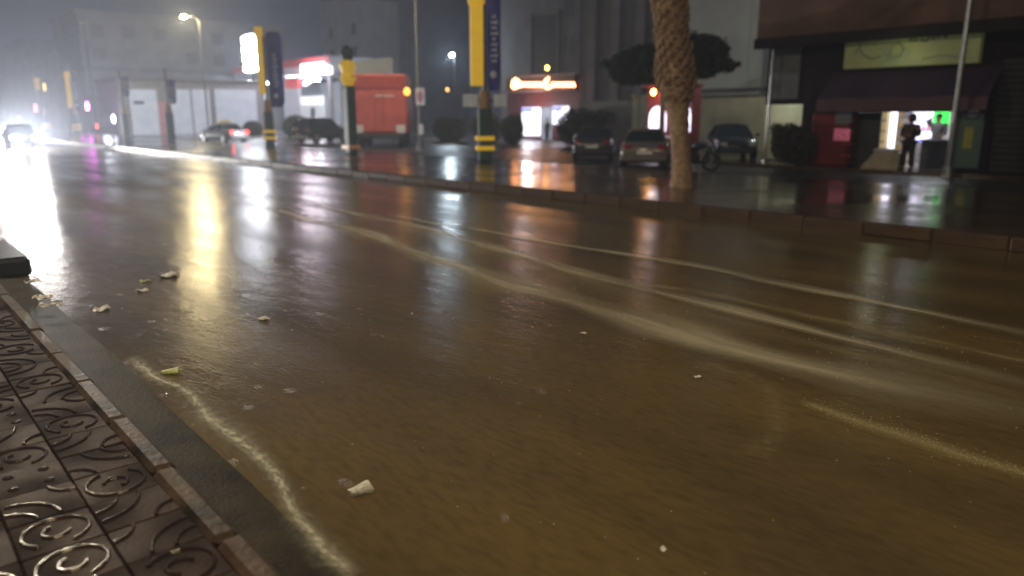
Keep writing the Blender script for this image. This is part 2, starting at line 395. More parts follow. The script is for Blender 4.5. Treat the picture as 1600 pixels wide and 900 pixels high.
for i, (u, v, r, lab, mt) in enumerate(lits):
    z = .15 if 'kerb edge' in lab else 0
    p = on_z(u, v, z+r*.3); m = MB(); rr_ = random.Random(i+40)
    if i in (0, 6):          # crushed cup: a dented cone with an open rim, lying on its side
        vs = []; n_ = 14
        for k_, (x_, q_) in enumerate(((-1, .52), (-.9, .60), (0, .72), (.85, .86), (.98, .95), (.85, .80), (-.8, .52))):
            for j_ in range(n_): a_ = 2*math.pi*j_/n_; d_ = 1+.22*math.sin(3*a_+k_)+rr_.uniform(-.05,.05); vs.append((x_*r, q_*r*.8*d_*math.cos(a_), r*.30+q_*r*.50*d_*math.sin(a_)))
        m.add(vs, [(k_*n_+j_, k_*n_+(j_+1)%n_, (k_+1)*n_+(j_+1)%n_, (k_+1)*n_+j_) for k_ in range(6) for j_ in range(n_)]+[tuple(range(n_))])
    else:                    # crumpled sheet of plastic or a curled leaf
        n_ = 7; vs = []
        for a_ in range(n_):
            for b_ in range(n_):
                x_ = (a_/(n_-1)-.5)*2; y_ = (b_/(n_-1)-.5)*2; k_ = 1-.25*abs(x_*y_)
                vs.append((x_*r*k_+rr_.uniform(-.12,.12)*r, y_*r*.75*k_+rr_.uniform(-.12,.12)*r, .004+r*.28*abs(math.sin(x_*2.1+i)+.6*math.sin(y_*3+i*2))*rr_.uniform(.5,1)))
        m.add(vs, [(a_*n_+b_, a_*n_+b_+1, (a_+1)*n_+b_+1, (a_+1)*n_+b_) for a_ in range(n_-1) for b_ in range(n_-1)])
    o = m.build('crumpled_litter', mt); o.location = (p.x, p.y, z); o.rotation_euler = (0,0,i); tag(o, lab, 'litter', 'litter on the wet road')

# storm drain box at the left edge
p = on_z(8, 418, 0)
t = thing('storm_drain_box', 'black drain inlet box set in the kerb at the left edge', 'drain', (1.0, 10.3, 0))
MB().box(.0, .42, -.2, 1.5, .0, .20, .03).build('box_body', dark, t)
MB().box(.02, .40, -.15, 1.45, .202, .222, .006).build('lid', darkmetal, t)
for k in range(5): MB().box(.421, .435, .02+k*.26, .16+k*.26, .06, .17).build('grate_bar', darkmetal, t)

# ------------------------------------------------------------------ street lamps
warm = (1, .74, .40); cool = (.80,.92,1)
def street_lamp(label, loc, h, arm, power, col, estr=60, cat='street lamp', group='street lamps', tint='warm', double=False):
    t = thing('street_lamp', label, cat, loc, 0, group)
    MB().tube([(0,0,0),(0,0,h*.5),(0,0,h)], [.085,.07,.05], 10).build('pole', metal, t)
    MB().tube([(0,0,0),(0,0,.35)], [.17,.15], 10).build('base_sleeve', metal, t)
    ax, ay = arm; L = math.hypot(ax, ay)
    pts = [(0,0,h-.02),(ax*.15,ay*.15,h+.25),(ax*.5,ay*.5,h+.42),(ax*.9,ay*.9,h+.45)]
    MB().tube(pts, [.05,.045,.04,.035], 8).build('arm', metal, t)
    hd = MB(); hd.blob((ax, ay, h+.45), (.30 if abs(ax)>abs(ay) else .14, .30 if abs(ay)>=abs(ax) else .14, .09), 2); hd.build('lamp_head', metal, t)
    ln = MB(); ln.blob((ax, ay, h+.36), (.20, .20, .09), 2); ln.build('lens', glow('lens_'+tint, col, estr) if power else mat('lens_unlit', (.4,.4,.38), .2), t)
    if power: point('bulb', t, (ax, ay, h+.12), power, col, .14)
    return t
P = on_x(325, 185, 24.5)
L1 = street_lamp('tall street lamp with warm light, left of the price sign', (24.5, 68.5, 0), 9.9, (-1.15, .3), 2200, (1,.80,.42), 900, tint='sodium')
L2 = street_lamp('street lamp pole behind the no parking sign, its head above the frame', (24.3, 35.3, 0), 12.5, (-1.8, 0), 0, (1,.82,.55), 12)
spot('bulb', L2, (-1.8, 0, 12.6), (.35, .62, -1), 5200, (1,.84,.66), 88, .15, .5)  # unseen spot added to light the truck's back, aimed away from the road
L3 = street_lamp('unlit street lamp pole in front of the lit shop', (25.0, 8.22, .01), 10.5, (-1.8, 0), 0, (1,.80,.5), 12)
L4 = street_lamp('street lamp on the near sidewalk behind the camera', (-2.2, 2.0, .13), 8.5, (2.4, 0), 1750, (1,.82,.50), 60)
L6 = street_lamp('street lamp on the near sidewalk further right, out of frame', (-1.6, -14, .13), 8.5, (2.6, 0), 1500, (1,.78,.42), 60)
L7 = street_lamp('street lamp on the near sidewalk further ahead, out of frame', (-1.2, 16.5, .13), 8.5, (2.8, 0), 1500, (1,.86,.62), 1100, tint='ahead')
L5 = thing('flood_lamp', 'small cool white flood lamp above the dark yard left of the yellow column', 'flood lamp', (52, 71.5, 0))
q = on_x(710, 87, 52); L5.location = (q.x, q.y, 0)
MB().tube([(0,0,0),(0,0,q.z)], .07, 8).build('pole', darkmetal, L5)
MB().box(-.3,.15,-.3,.3,q.z-.1,q.z+.25,.05).build('lamp_head', darkmetal, L5)
MB().blob((-.34,0,q.z+.05),(.12,.34,.20),2).build('lens', glow('lens_cool', (.75,.9,1), 70), L5)
point('bulb', L5, (-.9,0,q.z-.2), 1000, (.72,.9,1), .2)

# thin pole on pavement at 1205
q0 = on_x(1205, 215, 26.2); t = thing('thin_pole', 'thin galvanised pole beside the cream gate box', 'pole', (26.05, on_x(1203,150,26.05).y, .13))
MB().tube([(0,0,0),(0,0,4.4)], .045, 8).build('post', metal, t); MB().tube([(0,0,0),(0,0,.12)], .10, 8).build('base', metal, t)

# ------------------------------------------------------------------ banner columns along the median
def column(label, y, top, panel, banner, pw=.46, bw=.50, plates=False, bands=True, x=18.0, s=1.0):
    t = thing('banner_column', label, 'banner column', (x, y, .19), R(58), 'decorated columns on the median')
    MB().box(-.24,.24,-.24,.24,0,1.95,.05).build('base_column', greenp, t)
    if bands:
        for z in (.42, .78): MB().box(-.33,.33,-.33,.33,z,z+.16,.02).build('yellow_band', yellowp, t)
    MB().tube([(0,0,1.95),(0,0,2.6)], [.24,.17], 12).build('collar', mat('orange_brown_wood', (.36,.19,.06), .5), t)
    MB().tube([(0,0,2.6),(0,0,top+.25)], .07, 8).build('mast', darkmetal, t)
    if panel:
        z0, z1 = panel
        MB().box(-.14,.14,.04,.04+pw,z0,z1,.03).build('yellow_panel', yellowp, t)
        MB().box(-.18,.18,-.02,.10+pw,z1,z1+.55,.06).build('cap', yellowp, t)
    if banner:
        z0, z1 = banner
        m = MB(); n = 14; vs = []
        for i in range(n+1):
            z = z0+(z1-z0)*i/n
            for k in range(5):
                yy = -.10-bw*k/4
                if i in (0, n): yy = -.10-bw*(.15+.7*k/4)
                vs.append((.05*math.sin(i*.8+k*.9), yy, z))
        m.add(vs, [(i*5+k, i*5+k+1, i*5+k+6, i*5+k+5) for i in range(n) for k in range(4)])
        b = m.build('banner', bluep, t); md = b.modifiers.new('s', 'SOLIDIFY'); md.thickness = .02; b.data.polygons[0].use_smooth = True
        L = z1-z0; g = MB(); yb = -.07-bw/2
        for i in range(9):
            zc = z1-L*(.30+.052*i); wd = (.10,.16,.12,.18,.09,.15,.13,.17,.12)[i]
            g.box(-.09,-.075,yb-wd,yb+wd*.5,zc-.055,zc+.02)
            g.box(-.09,-.075,yb-wd,yb-wd+.05,zc-.08,zc+.06)
        g.blob((-.085,yb,z0+L*.15),(.012,.14,.15),1)
        g.build('print', bannertext, b)
    if plates:
        MB().box(-.03,.03,.26,.80,2.0,2.46,.01).build('white_plate', mat('plate_bluish', (.75,.82,1), .4), t)
        MB().box(-.03,.03,-.84,-.34,2.0,2.46,.01).build('white_plate', MATS['plate_bluish'], t)
        MB().box(.04,.09,-.80,.78,2.20,2.26).build('crossbar', darkmetal, t)
    return t
ypos = [21.85, 32.1, 40.9, 58.0, 69.6, 87.6, 103.1]
column('yellow and navy banner column with two white plates, nearest and tallest', ypos[0], 6.6, (2.75, 5.55), (2.6, 6.3), plates=True)
column('navy banner column with broad yellow panel right of the price sign', ypos[2], 6.1, (2.9, 5.9), (2.2, 6.2), pw=.34, bw=.85)
column('thin column with violet sign against the white station wall', ypos[3], 4.8, None, (2.6, 4.3), bands=False)
column('dark column in the glow left of the station wall', ypos[4], 5.2, None, (3.4, 5.0), bands=False)
column('far banner column with pale yellow panel beside the magenta light', ypos[5], 6.6, (2.6, 5.6), (2.3, 6.2))
column('farthest banner column with a small yellow lamp panel at left', ypos[6], 6.6, (4.8, 5.6), None)
# green post with yellow figure-shaped panel (second of the row)
t = thing('lantern_post', 'dark green post with round yellow lantern panel beside the red truck', 'lantern post', (17.3, 30.6, .19))
MB().box(-.22,.22,-.25,.25,0,3.0,.06).build('base_column', greenp, t)
for z in (.22,): MB().box(-.32,.32,-.34,.34,z,z+.18,.02).build('yellow_band', mat('orange_band', (.75,.35,.08), .4, emit=(1,.45,.1), estr=.05), t)
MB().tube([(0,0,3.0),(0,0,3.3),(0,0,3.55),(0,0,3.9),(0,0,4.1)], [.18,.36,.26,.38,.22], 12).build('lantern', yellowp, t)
MB().tube([(0,0,4.1),(0,0,4.35),(0,0,4.6),(0,0,4.75)], [.22,.30,.24,.05], 10).build('cap', greenp, t)
MB().box(-.02,.02,-.42,.42,3.36,3.42).build('crossbar', darkmetal, t)

# no parking sign on the lamp pole
t = thing('no_parking_sign', 'square white sign with violet red ring on a thin pole beside the truck', 'road sign', (23.9, 35.0, 0))
q = on_x(657, 151, 23.9); t.location = (23.9, q.y, 0)
MB().tube([(0,0,0),(0,0,q.z+.6)], .04, 8).build('post', metal, t)
MB().box(-.03,-.005,-.42,.42,q.z-.45,q.z+.45,.01).build('plate', mat('sign_white', (.75,.68,.72), .4, emit=(.8,.7,.75), estr=.08), t)
def disc(x, r0, r1, zc, yc=0, n=20):
    m = MB(); vs = []
    for k in range(n):
        a = 2*math.pi*k/n
        for r in (r0, r1): vs.append((x, yc+r*math.cos(a), zc+r*math.sin(a)))
    return m.add(vs, [(2*k, 2*k+1, (2*k+3)%(2*n), (2*k+2)%(2*n)) for k in range(n)])
d_ = disc(-.036, .22, .31, q.z).build('red_ring', redp, t)
disc(-.036, .0, .215, q.z).build('blue_disc', mat('violet_blue', (.30,.10,.38), .4), t)
MB().add([(-.04,-.16,q.z+.12),(-.04,-.12,q.z+.16),(-.04,.16,q.z-.12),(-.04,.12,q.z-.16)], [(0,1,2,3)]).build('red_bar', redp, t)
MB().box(-.03,-.005,-.22,.22,.9,1.45,.01).build('small_plate', whitep, t)

# ------------------------------------------------------------------ palm tree
def palm():
    t = thing('palm_tree', 'leaning palm trunk with shaggy upper bark in the middle right', 'palm tree', (14.9, 10.65, .17), 0)
    base = Vector((0,0,0))
    # the trunk leans left (towards +y, -x) as it rises
    D = Vector((-.74, .67, 0))
    prof = [(0,.32,0),(.25,.27,.02),(.7,.25,.06),(1.2,.24,.12),(1.7,.26,.17),(2.05,.34,.24),(2.3,.45,.29),(2.75,.43,.33),(3.2,.34,.40),(3.9,.38,.50),(4.6,.46,.58),(5.4,.48,.64),(6.4,.46,.70),(7.4,.5,.74)]
    m = MB(); pts = [(D*o_+Vector((0,0,z))) for z, r, o_ in prof]; prof = [(z, r_*.92, o_) for z, r_, o_ in prof]; n = 22; vs = []; fs = []; rr = random.Random(5)
    seg = []
    for i in range(len(pts)-1):
        for k in range(6): f = k/6; seg.append((pts[i].lerp(pts[i+1], f), prof[i][1]*(1-f)+prof[i+1][1]*f))
    for i, (p, r) in enumerate(seg):
        for k in range(n):
            a = 2*math.pi*k/n+(.14 if i % 2 else 0); j = 1+rr.uniform(-.05,.05)
            vs.append((p.x+r*j*math.cos(a), p.y+r*j*math.sin(a), p.z))
    for i in range(len(seg)-1):
        for k in range(n): fs.append((i*n+k, i*n+(k+1)%n, (i+1)*n+(k+1)%n, (i+1)*n+k))
    m.add(vs, fs).build('trunk', barkm, t, smooth=True)
    bt = MB()                                   # old frond bases on the upper trunk
    boot = MB().add([(0,-.07,0),(0,.07,0),(.10,.05,.16),(.10,-.05,.16),(.035,-.035,.30),(.035,.035,.30),(.02,0,.0)], [(0,1,2,3),(3,2,5,4),(0,3,4),(1,5,2)]).build('frond_base', bootm, t)
    first = True; c = 0
    for i in range(0, 44):
        z = 1.95+i*.12
        for k in range(10):
            a = k*math.pi/5+(i%2)*math.pi/10+rr.uniform(-.12,.12)
            j = min(len(seg)-1, max(0, int(next((q for q, sg in enumerate(seg) if sg[0].z > z), len(seg)-1)))); p, r = seg[j]
            if math.cos(a)*(.83)+math.sin(a)*.55 > .75: continue       # back of the trunk is never seen
            o = boot if first else boot.copy()
            if not first: C.objects.link(o)
            first = False; c += 1
            o.location = (p.x+(r-.03)*math.cos(a), p.y+(r-.03)*math.sin(a), z); o.rotation_euler = (0, rr.uniform(-.1,.25), a); s = rr.uniform(.85,1.2); o.scale = (s, s, s)
    fr = MB(); top = seg[-1][0]
    for i in range(26):
        a = i*2.4; e = rr.uniform(.1,1.2); L = rr.uniform(2.6,3.6); prev = None
        for k in range(9):
            f = k/8; pt = top+Vector((math.cos(a)*L*f*math.cos(e*(1-f*.8)), math.sin(a)*L*f*math.cos(e*(1-f*.8)), L*(math.sin(e)*f-.55*f*f)))
            if prev is not None:
                d = (pt-prev).normalized(); sd = d.cross(Vector((0,0,1))).normalized()
                for q in range(4):
                    b0 = prev.lerp(pt, q/4)
                    for sg in (-1,1):
                        tip = b0+sd*sg*(.55*(1-f*.6))+d*.25-Vector((0,0,.18)); fr.add([b0, b0+d*.06, tip], [(0,1,2)])
            prev = pt
    tag(fr.build('crown', leafp, t), kind='stuff')
palm()

# small rounded ficus behind the palm
def leafy(name, label, cat, loc, blobs, n, size, trunk=None, group=None, seed=1, m=leafd):
    t = thing(name, label, cat, loc, 0, group); mb = MB(); rr = random.Random(seed)
    V = sum(b[3]*b[4]*b[5] for b in blobs)
    blobs = list(blobs)+[(b[0]+rr.uniform(-.5,.5)*b[3], b[1]+rr.choice((-1,1))*rr.uniform(.5,1)*b[4], b[2]+rr.uniform(-.3,.9)*b[5], b[3]*.4, b[4]*rr.uniform(.2,.42), b[5]*rr.uniform(.25,.45)) for b in blobs for _ in range(4)]
    for b in blobs: mb.leaves(b[:3], b[3:], max(30, int(1.6*n*b[3]*b[4]*b[5]/V)), size*rr.uniform(.9,1.2), rr)
    inner = MB()
    for b in blobs: mb.blob(b[:3], (b[3]*.62, b[4]*.62, b[5]*.62), 2, .2, seed)
    c = mb.build('crown' if trunk else 'foliage', m, t)
    if trunk: MB().tube(trunk, [.14,.11,.09][:len(trunk)], 8).build('trunk', barkm, t)
    else: MB().tube([(0,0,0),(0,0,.6)], [.08,.05], 6).build('stem', barkm, t)
    return t
q = on_x(1040, 100, 24.0); zc = q.z
leafy('ficus_tree', 'dark clipped tree with a wide flat crown behind the palm trunk', 'tree', (24.0, q.y, .01),
      [(0, 1.55, zc-.05, .9,1.15,.72), (0, .4, zc-.1, .9,1.0,.70), (0,-.8,zc+.12,.9,1.0,.85),(0,-1.75,zc+.16,.8,.85,.80),(0,-2.6,zc-.22,.35,.5,.24),(0,-2.3,zc+.4,.4,.35,.3),(0,2.0,zc-.05,.6,.75,.62),(0,1.2,zc+.4,.6,.7,.4)], 9000, .10,
      [(0,0,0),(0,.05,1.6),(0,.1,zc-.2)], seed=9)
# hedges and shrubs in front of the far buildings
hb = [(700,205,30,'dark shrub between the no parking sign and the yellow column'), (760,200,22,'dark shrub behind the nearest yellow column'), (905,197,42,'low dark shrub right of the neon sign shop'),
      (462,200,30,'dark shrub right of the silver car'),(395,200,16,'small dark shrub behind the silver car'),(800,205,14,'narrow dark shrub left of the neon shop door')]
for i, (u, v, hw, lab) in enumerate(hb):
    X = 36 if u > 600 else 31
    q = on_x(u, v, X); sc = (q-Vector((0,0,CAM_H))).length/1155; r = hw*sc; h = q.z+ (.9 if u not in (395,) else .5)
    leafy('shrub', lab, 'shrub', (q.x, q.y, .02), [(0,0,h*.55,.9,r*1.1,h*.58),(.2,r*.5,h*.5,.7,r*.7,h*.52),(-.1,-r*.6,h*.45,.8,r*.7,h*.5)], 2600, .11, None, 'shrubs in front of the far shops', seed=20+i)

# ------------------------------------------------------------------ vehicles
def paint(name, col, r=.22): return mat(name, col, r, .25, var=.12, scale=1.5)
def loft(sections):
    m = MB(); n = len(sections[0]); vs = [p for s in sections for p in s]; fs = []
    for i in range(len(sections)-1):
        for k in range(n): fs.append((i*n+k, i*n+(k+1)%n, (i+1)*n+(k+1)%n, (i+1)*n+k))
    fs.append(tuple(range(n))[::-1]); fs.append(tuple(range((len(sections)-1)*n, len(sections)*n))); return m.add(vs, fs)
def car(name, label, loc, rz, body, kind='sedan', head=None, tail=None, plate='white', L=4.4, W=.86, group='parked cars', cat='car', roofsign=False):
    """local +x is the front"""
    t = thing(name, label, cat, loc, rz, group); h = L/2
    st = {'sedan': [(-h,.42,.74,.80),(-h+.08,.30,.90,.93),(-h+.7,.24,.98,.99),(-.6,.20,.94,1),(.6,.20,.92,1),(h-1.1,.22,.90,.98),(h-.3,.26,.80,.93),(h,.36,.62,.78)],
          'suv': [(-h,.5,.95,.85),(-h+.08,.38,1.08,.96),(-h+.6,.32,1.12,1),(-.4,.30,1.1,1),(.6,.30,1.08,1),(h-1.0,.32,1.05,.98),(h-.2,.36,.98,.95),(h,.45,.80,.85)]}[kind]
    secs = []
    for x, zb, zt, k in st:
        ww = W*k; zm = (zb+zt)/2
        secs.append([(x,-ww*.88,zb),(x,-ww,zb+.12),(x,-ww,zm),(x,-ww*.96,zt-.06),(x,-ww*.86,zt),(x,0,zt+.02),(x,ww*.86,zt),(x,ww*.96,zt-.06),(x,ww,zm),(x,ww,zb+.12),(x,ww*.88,zb),(x,0,zb)])
    loft(secs).build('body', body, t, smooth=True)
    hb_ = .92 if kind == 'sedan' else 1.08; ht = 1.42 if kind == 'sedan' else 1.78
    if kind == 'sedan': fl = [(-h+.75,hb_,.86),(-h+1.35,ht-.04,.66),(-.35,ht,.66),(.25,ht-.03,.64),(1.0,hb_-.02,.84)]
    else: fl = [(-h+.12,hb_,.90),(-h+.40,ht-.05,.76),(-.5,ht,.76),(.25,ht-.03,.74),(.95,hb_,.88)]
    # greenhouse: glass block under a painted roof with pillars
    g = MB(); vs = [(fl[0][0],-W*fl[0][2],hb_),(fl[4][0],-W*fl[4][2],hb_),(fl[4][0],W*fl[4][2],hb_),(fl[0][0],W*fl[0][2],hb_),
                    (fl[1][0],-W*fl[1][2],ht-.07),(fl[3][0],-W*fl[3][2],ht-.07),(fl[3][0],W*fl[3][2],ht-.07),(fl[1][0],W*fl[1][2],ht-.07)]
    g.add(vs, [(0,1,2,3),(4,5,6,7),(0,1,5,4),(1,2,6,5),(2,3,7,6),(3,0,4,7)]).build('window_glass', glass, t)
    sec = []
    for x, k in ((fl[1][0]-.04,.62),(fl[1][0]+.15,.68),(fl[3][0]-.2,.68),(fl[3][0]+.04,.62)):
        sec.append([(x,-W*k*1.03,ht-.09),(x,-W*k*.9,ht-.02),(x,0,ht+.015),(x,W*k*.9,ht-.02),(x,W*k*1.03,ht-.09)])
    loft(sec).build('roof', body, t, smooth=True)
    for sy in (-1,1):
        for (b, tp) in ((0,4),(1,5)):
            p0 = Vector(vs[b]); p1 = Vector(vs[tp]); p0.y *= 1.01; p1.y *= 1.01
            if sy > 0: p0.y, p1.y = -p0.y, -p1.y
            MB().tube([p0, p1], .035, 6).build('pillar', body, t)
        xm = -.25; MB().tube([(xm, sy*W*.885, hb_),(xm, sy*W*.69, ht-.07)], .03, 6).build('pillar', body, t)
    wx = (h-.85, -h+.85); wr = .32 if kind == 'sedan' else .37
    for x in wx:
        for sy in (-1,1):
            ty = MB(); n = 18; ty.tube([(x, sy*(W-.20), wr),(x, sy*(W-.02), wr),(x, sy*(W+.01), wr)], [wr, wr, wr*.93], n); wo = ty.build('tyre', rubber, t)
            MB().tube([(x, sy*(W+.004), wr),(x, sy*(W+.02), wr)], [wr*.62, wr*.55], 12).build('rim', metal, wo)
    zt = .72 if kind == 'sedan' else .88
    for sy in (-1,1):
        MB().box(h-.16, h+.015, sy*W*.48, sy*W*.80, zt-.17, zt-.02, .03).build('headlight', head or mat('headlight_off', (.5,.52,.55), .1), t)
        MB().box(-h-.02, -h+.14, sy*W*.52, sy*W*.82, zt+.0, zt+.17, .03).build('tail_lamp', tail or mat('tail_lamp_off', (.35,.02,.02), .2), t)
        MB().box(.75, .95, sy*(W+.02), sy*(W+.18), hb_+.0, hb_+.13, .03).build('mirror', body, t)
    MB().box(-h-.06, -h+.15, -W*.9, W*.9, .32, .52, .05).build('bumper', body if kind == 'sedan' else whitep, t)
    MB().box(h-.12, h+.07, -W*.88, W*.88, .30, .50, .05).build('bumper', body, t)
    MB().box(-h-.075, -h-.05, -.26, .26, .56, .68).build('number_plate', whitep, t)
    if roofsign: MB().box(-.4, -.1, -.42, .42, ht+.02, ht+.2, .03).build('roof_sign', mat('taxi_yellow', (.75,.6,.18), .4, emit=(1,.8,.3), estr=.15), t)
    return t
silver = paint('silver_paint', (.50,.52,.55)); blackp = paint('black_car_paint', (.03,.03,.035)); greyp = paint('grey_brown_paint', (.22,.19,.18)); navyp = paint('dark_blue_paint', (.03,.045,.07))
# driving away, brake lamps lit
q = on_z(345, 222, 0)
c1 = car('car', 'silver taxi seen from behind with lit red tail lamps by the fuel station', (20.9, 55.5, .012), R(99), silver, tail=lensr, roofsign=True, group='cars beyond the median')
spot('rear_fill', c1, (-3.0, 0, .9), (1, 0, -.15), 60, (.9,.92,1), 120)  # unseen spot behind the taxi, shining forward onto its rear
c2 = car('car', 'dark tall car with pale bumper parked left of the lantern post', (26.3, 50.6, .02), R(15), blackp, 'suv', group='cars beyond the median')
c3 = car('car', 'grey sedan with brown bumper parked just left of the palm trunk', (22.2, 17.6, .012), R(38), greyp, group='cars beyond the median')
c4 = car('car', 'dark blue car with wet windscreen parked right of the palm trunk', (28.5, 18.0, .13), R(220), navyp, group='cars beyond the median')
c5 = car('car', 'dark grey car half hidden behind the sedan left of the palm', (25.0, 22.6, .012), R(38), mat('charcoal_paint', (.07,.07,.08), .25, .2), group='cars beyond the median')
# oncoming cars with glaring headlights
hl = glow('headlight_on', (1,.97,.93), 450)
for (y, x, lab, pw) in ((55.5, 8.25, 'nearest oncoming car hidden in its own headlight glare at the left edge', 6500), (83.0, 11.2, 'second oncoming car in the glare behind the nearest one', 11000)):
    c = car('car', lab, (x, y, 0), R(-93), blackp, head=hl, group='oncoming cars with headlights on')
    for sy in (-.55,.55): spot('beam', c, (2.35, sy, .66), (1, .16, -.02), pw, (1,.96,.92), 75, .07, .8)
# motorbike right of the palm
t = thing('motorbike', 'dark motorbike with pale seat parked right of the palm base', 'motorbike', (21.4, 14.9, .012), R(-38))
for x in (-.62,.62):
    wv = MB(); n = 20
    vs = [(x+(.29+.05*math.cos(b))*math.cos(a), .05*math.sin(b), .34+(.29+.05*math.cos(b))*math.sin(a)) for a in [2*math.pi*i/n for i in range(n)] for b in [2*math.pi*j/6 for j in range(6)]]
    wv.add(vs, [(i*6+j, i*6+(j+1)%6, ((i+1)%n)*6+(j+1)%6, ((i+1)%n)*6+j) for i in range(n) for j in range(6)]); wh = wv.build('wheel', rubber, t)
    sp = MB()
    for k in range(6): a = k*math.pi/6; sp.tube([(x-.26*math.cos(a),0,.34-.26*math.sin(a)),(x+.26*math.cos(a),0,.34+.26*math.sin(a))], .008, 4)
    sp.build('spokes', metal, wh)
MB().tube([(.62,0,.34),(.42,0,.98)], .035, 8).build('fork', metal, t)
MB().tube([(.40,0,.85),(-.1,0,.78),(-.62,0,.34)], .04, 8).build('frame', darkmetal, t)
MB().box(-.2,.2,-.13,.13,.30,.60,.05).build('engine', darkmetal, t)
MB().blob((.15,0,.86),(.26,.14,.13),2).build('fuel_tank', mat('motorbike_blue', (.06,.09,.14), .2), t)
MB().box(-.62,-.05,-.13,.13,.80,.88,.03).build('seat', mat('pale_wet_seat', (.30,.36,.40), .2), t)
MB().tube([(.38,-.36,1.04),(.44,0,1.0),(.38,.36,1.04)], .018, 6).build('handlebar', metal, t)
MB().blob((.54,0,.90),(.09,.09,.09),2).build('headlight', mat('headlight_off', (.5,.52,.55), .1), t)

# red box truck seen from behind
q = on_x(593, 180, 24.6); t = thing('box_truck', 'tall red box truck parked with its back to the road', 'truck', (24.6, q.y, .012), R(52))
redt = mat('red_truck_paint', (.60,.12,.095), .45, scale=1.2, var=.3, emit=(1,.12,.07), estr=.0)
MB().box(0, 5.0, -1.65, 1.65, .85, 4.35, .06).build('cargo_box', redt, t)
for y0, y1 in ((-1.5,-.03),(.03,1.5)): MB().box(-.035, -.002, y0, y1, 1.0, 3.4, .01).build('rear_door', redt, t)
MB().box(-.05, -.003, -1.6, 1.6, 3.5, 4.25, .01).build('header_panel', mat('dull_red_panel', (.40,.06,.045), .5), t)
MB().box(-.06,-.01, 1.60,1.70,.9,4.2).build('edge_strip', whitep, t)
MB().box(-.055,-.036, -.9,.2,3.05,3.12).build('stripe', whitep, t)
for y in (-.25,.25): MB().tube([(-.06,y,1.1),(-.06,y,3.3)], .02, 6).build('lock_bar', mat('dark_red_bar', (.3,.03,.03), .4), t)
MB().box(-.1,.15,-1.6,1.6,.55,.80,.03).build('bumper', darkmetal, t)
for y in (-1.55, 1.0): MB().box(-.14,-.11, y, y+.55, .88, 1.35, .02).build('reflector_board', whitep, t)
for x in (1.0, 4.6):
    for y in (-1.25, 1.25): MB().tube([(x,y-.18,.45),(x,y+.18,.45)], .45, 16).build('wheel', rubber, t)
MB().box(5.05, 6.9, -1.1, 1.1, .6, 2.7, .12).build('cab', redt, t)
MB().box(5.5, 6.3, -1.115, -1.10, 1.7, 2.4).build('window_glass', glass, t)

# white hoarding above the truck
y0, y1, z0, z1 = rect(548, 613, 93, 124, 36)
t = thing('hoarding', 'blank pale rectangular board raised above the red truck', 'billboard', (36, (y0+y1)/2, 0))
MB().box(36, 36.15, y0, y1, z0, z1, .02).build('board', mat('pale_board', (.75,.82,.95), .5), t, True)
for y in (y0+.6, y1-.6): MB().tube([(36.2,y,0),(36.2,y,z0+.5)], .1, 8).build('leg', darkmetal, t, True)
# amber lamp right of truck
def wall_lamp(label, u, v, X, col, s, r=.12, power=0, name='wall_lamp', bracket=True):
    q = on_x(u, v, X); t = thing(name, label, 'lamp', (q.x, q.y, q.z), 0)
    MB().blob((0,0,0),(r,r,r*1.25),2).build('globe', glow('g'+name+str(u), col, s), t)
    MB().tube([(0,0,r*.9),(.15,0,r*1.6),(.4,0,r*1.6)], .02, 6).build('bracket', darkmetal, t)
    if power: point('bulb', t, (-.35,0,-.1), power, col, .1)
    return t
wall_lamp('orange lamp beside the top right corner of the red truck', 636, 143, 24.0, (1,.45,.08), 3.0, .18, 14)
wall_lamp('dim orange lamp in the dark yard below the flood lamp', 699, 140, 50, (1,.45,.12), 6, .14)
wall_lamp('bright orange bulb on the small red shop left of the palm', 1021, 144, 27.8, (1,.42,.08), 30, .11, 8)
wall_lamp('small yellow lamp above the neon sign', 855, 106, 46, (1,.62,.12), 14, .16)

# ------------------------------------------------------------------ buildings
def window_grid(t, X, ys, zs, wy, wz, fm, gm):
    for y in ys:
        for z in zs:
            f = MB(); f.box(X-.06,X-.005,y-wy/2-.08,y+wy/2+.08,z-.08,z); f.box(X-.06,X-.005,y-wy/2-.08,y+wy/2+.08,z+wz,z+wz+.08)
            f.box(X-.06,X-.005,y-wy/2-.08,y-wy/2,z,z+wz); f.box(X-.06,X-.005,y+wy/2,y+wy/2+.08,z,z+wz)
            w_ = f.build('window', fm, t, True)
            o = MB().box(X-.03,X-.006,y-wy/2,y+wy/2,z,z+wz); 
            vs = [p-t.location for p in o.v]; o.v = vs; o.build('pane', gm, w_)
def block(name, label, X, u0, u1, vtop, depth, wallm, X2=None, ztop=None, cat='building', parapet=True):
    ya = on_x(u1, 140, X).y; yb = on_x(u0, 140, X).y
    zt = ztop or on_x((u0+u1)/2, vtop, X).z
    t = thing(name, label, cat, (X, (ya+yb)/2, 0))
    MB().box(X, X+depth, ya, yb, 0, zt).build('wall', wallm, t, True)
    if parapet: MB().box(X-.15, X+depth+.1, ya-.12, yb+.12, zt, zt+.5, .03).build('roof', wallm, t, True)
    return t, ya, yb, zt
conc = mat('grey_render', (.24,.23,.235), .8, scale=.5, var=.35)
conc2 = mat('pale_grey_render', (.52,.54,.52), .8, scale=.4, var=.25)
concd = mat('dark_render', (.14,.135,.14), .8, scale=.5, var=.35)
brownr = mat('brown_render', (.13,.065,.042), .8, scale=.8, var=.4)
cream = mat('cream_wall', (.62,.58,.42), .7, scale=1.2, var=.25)
creamb = mat('cream_bright', (.70,.68,.50), .6, scale=1.2, var=.15)
framem = mat('dull_frame', (.16,.16,.16), .5)

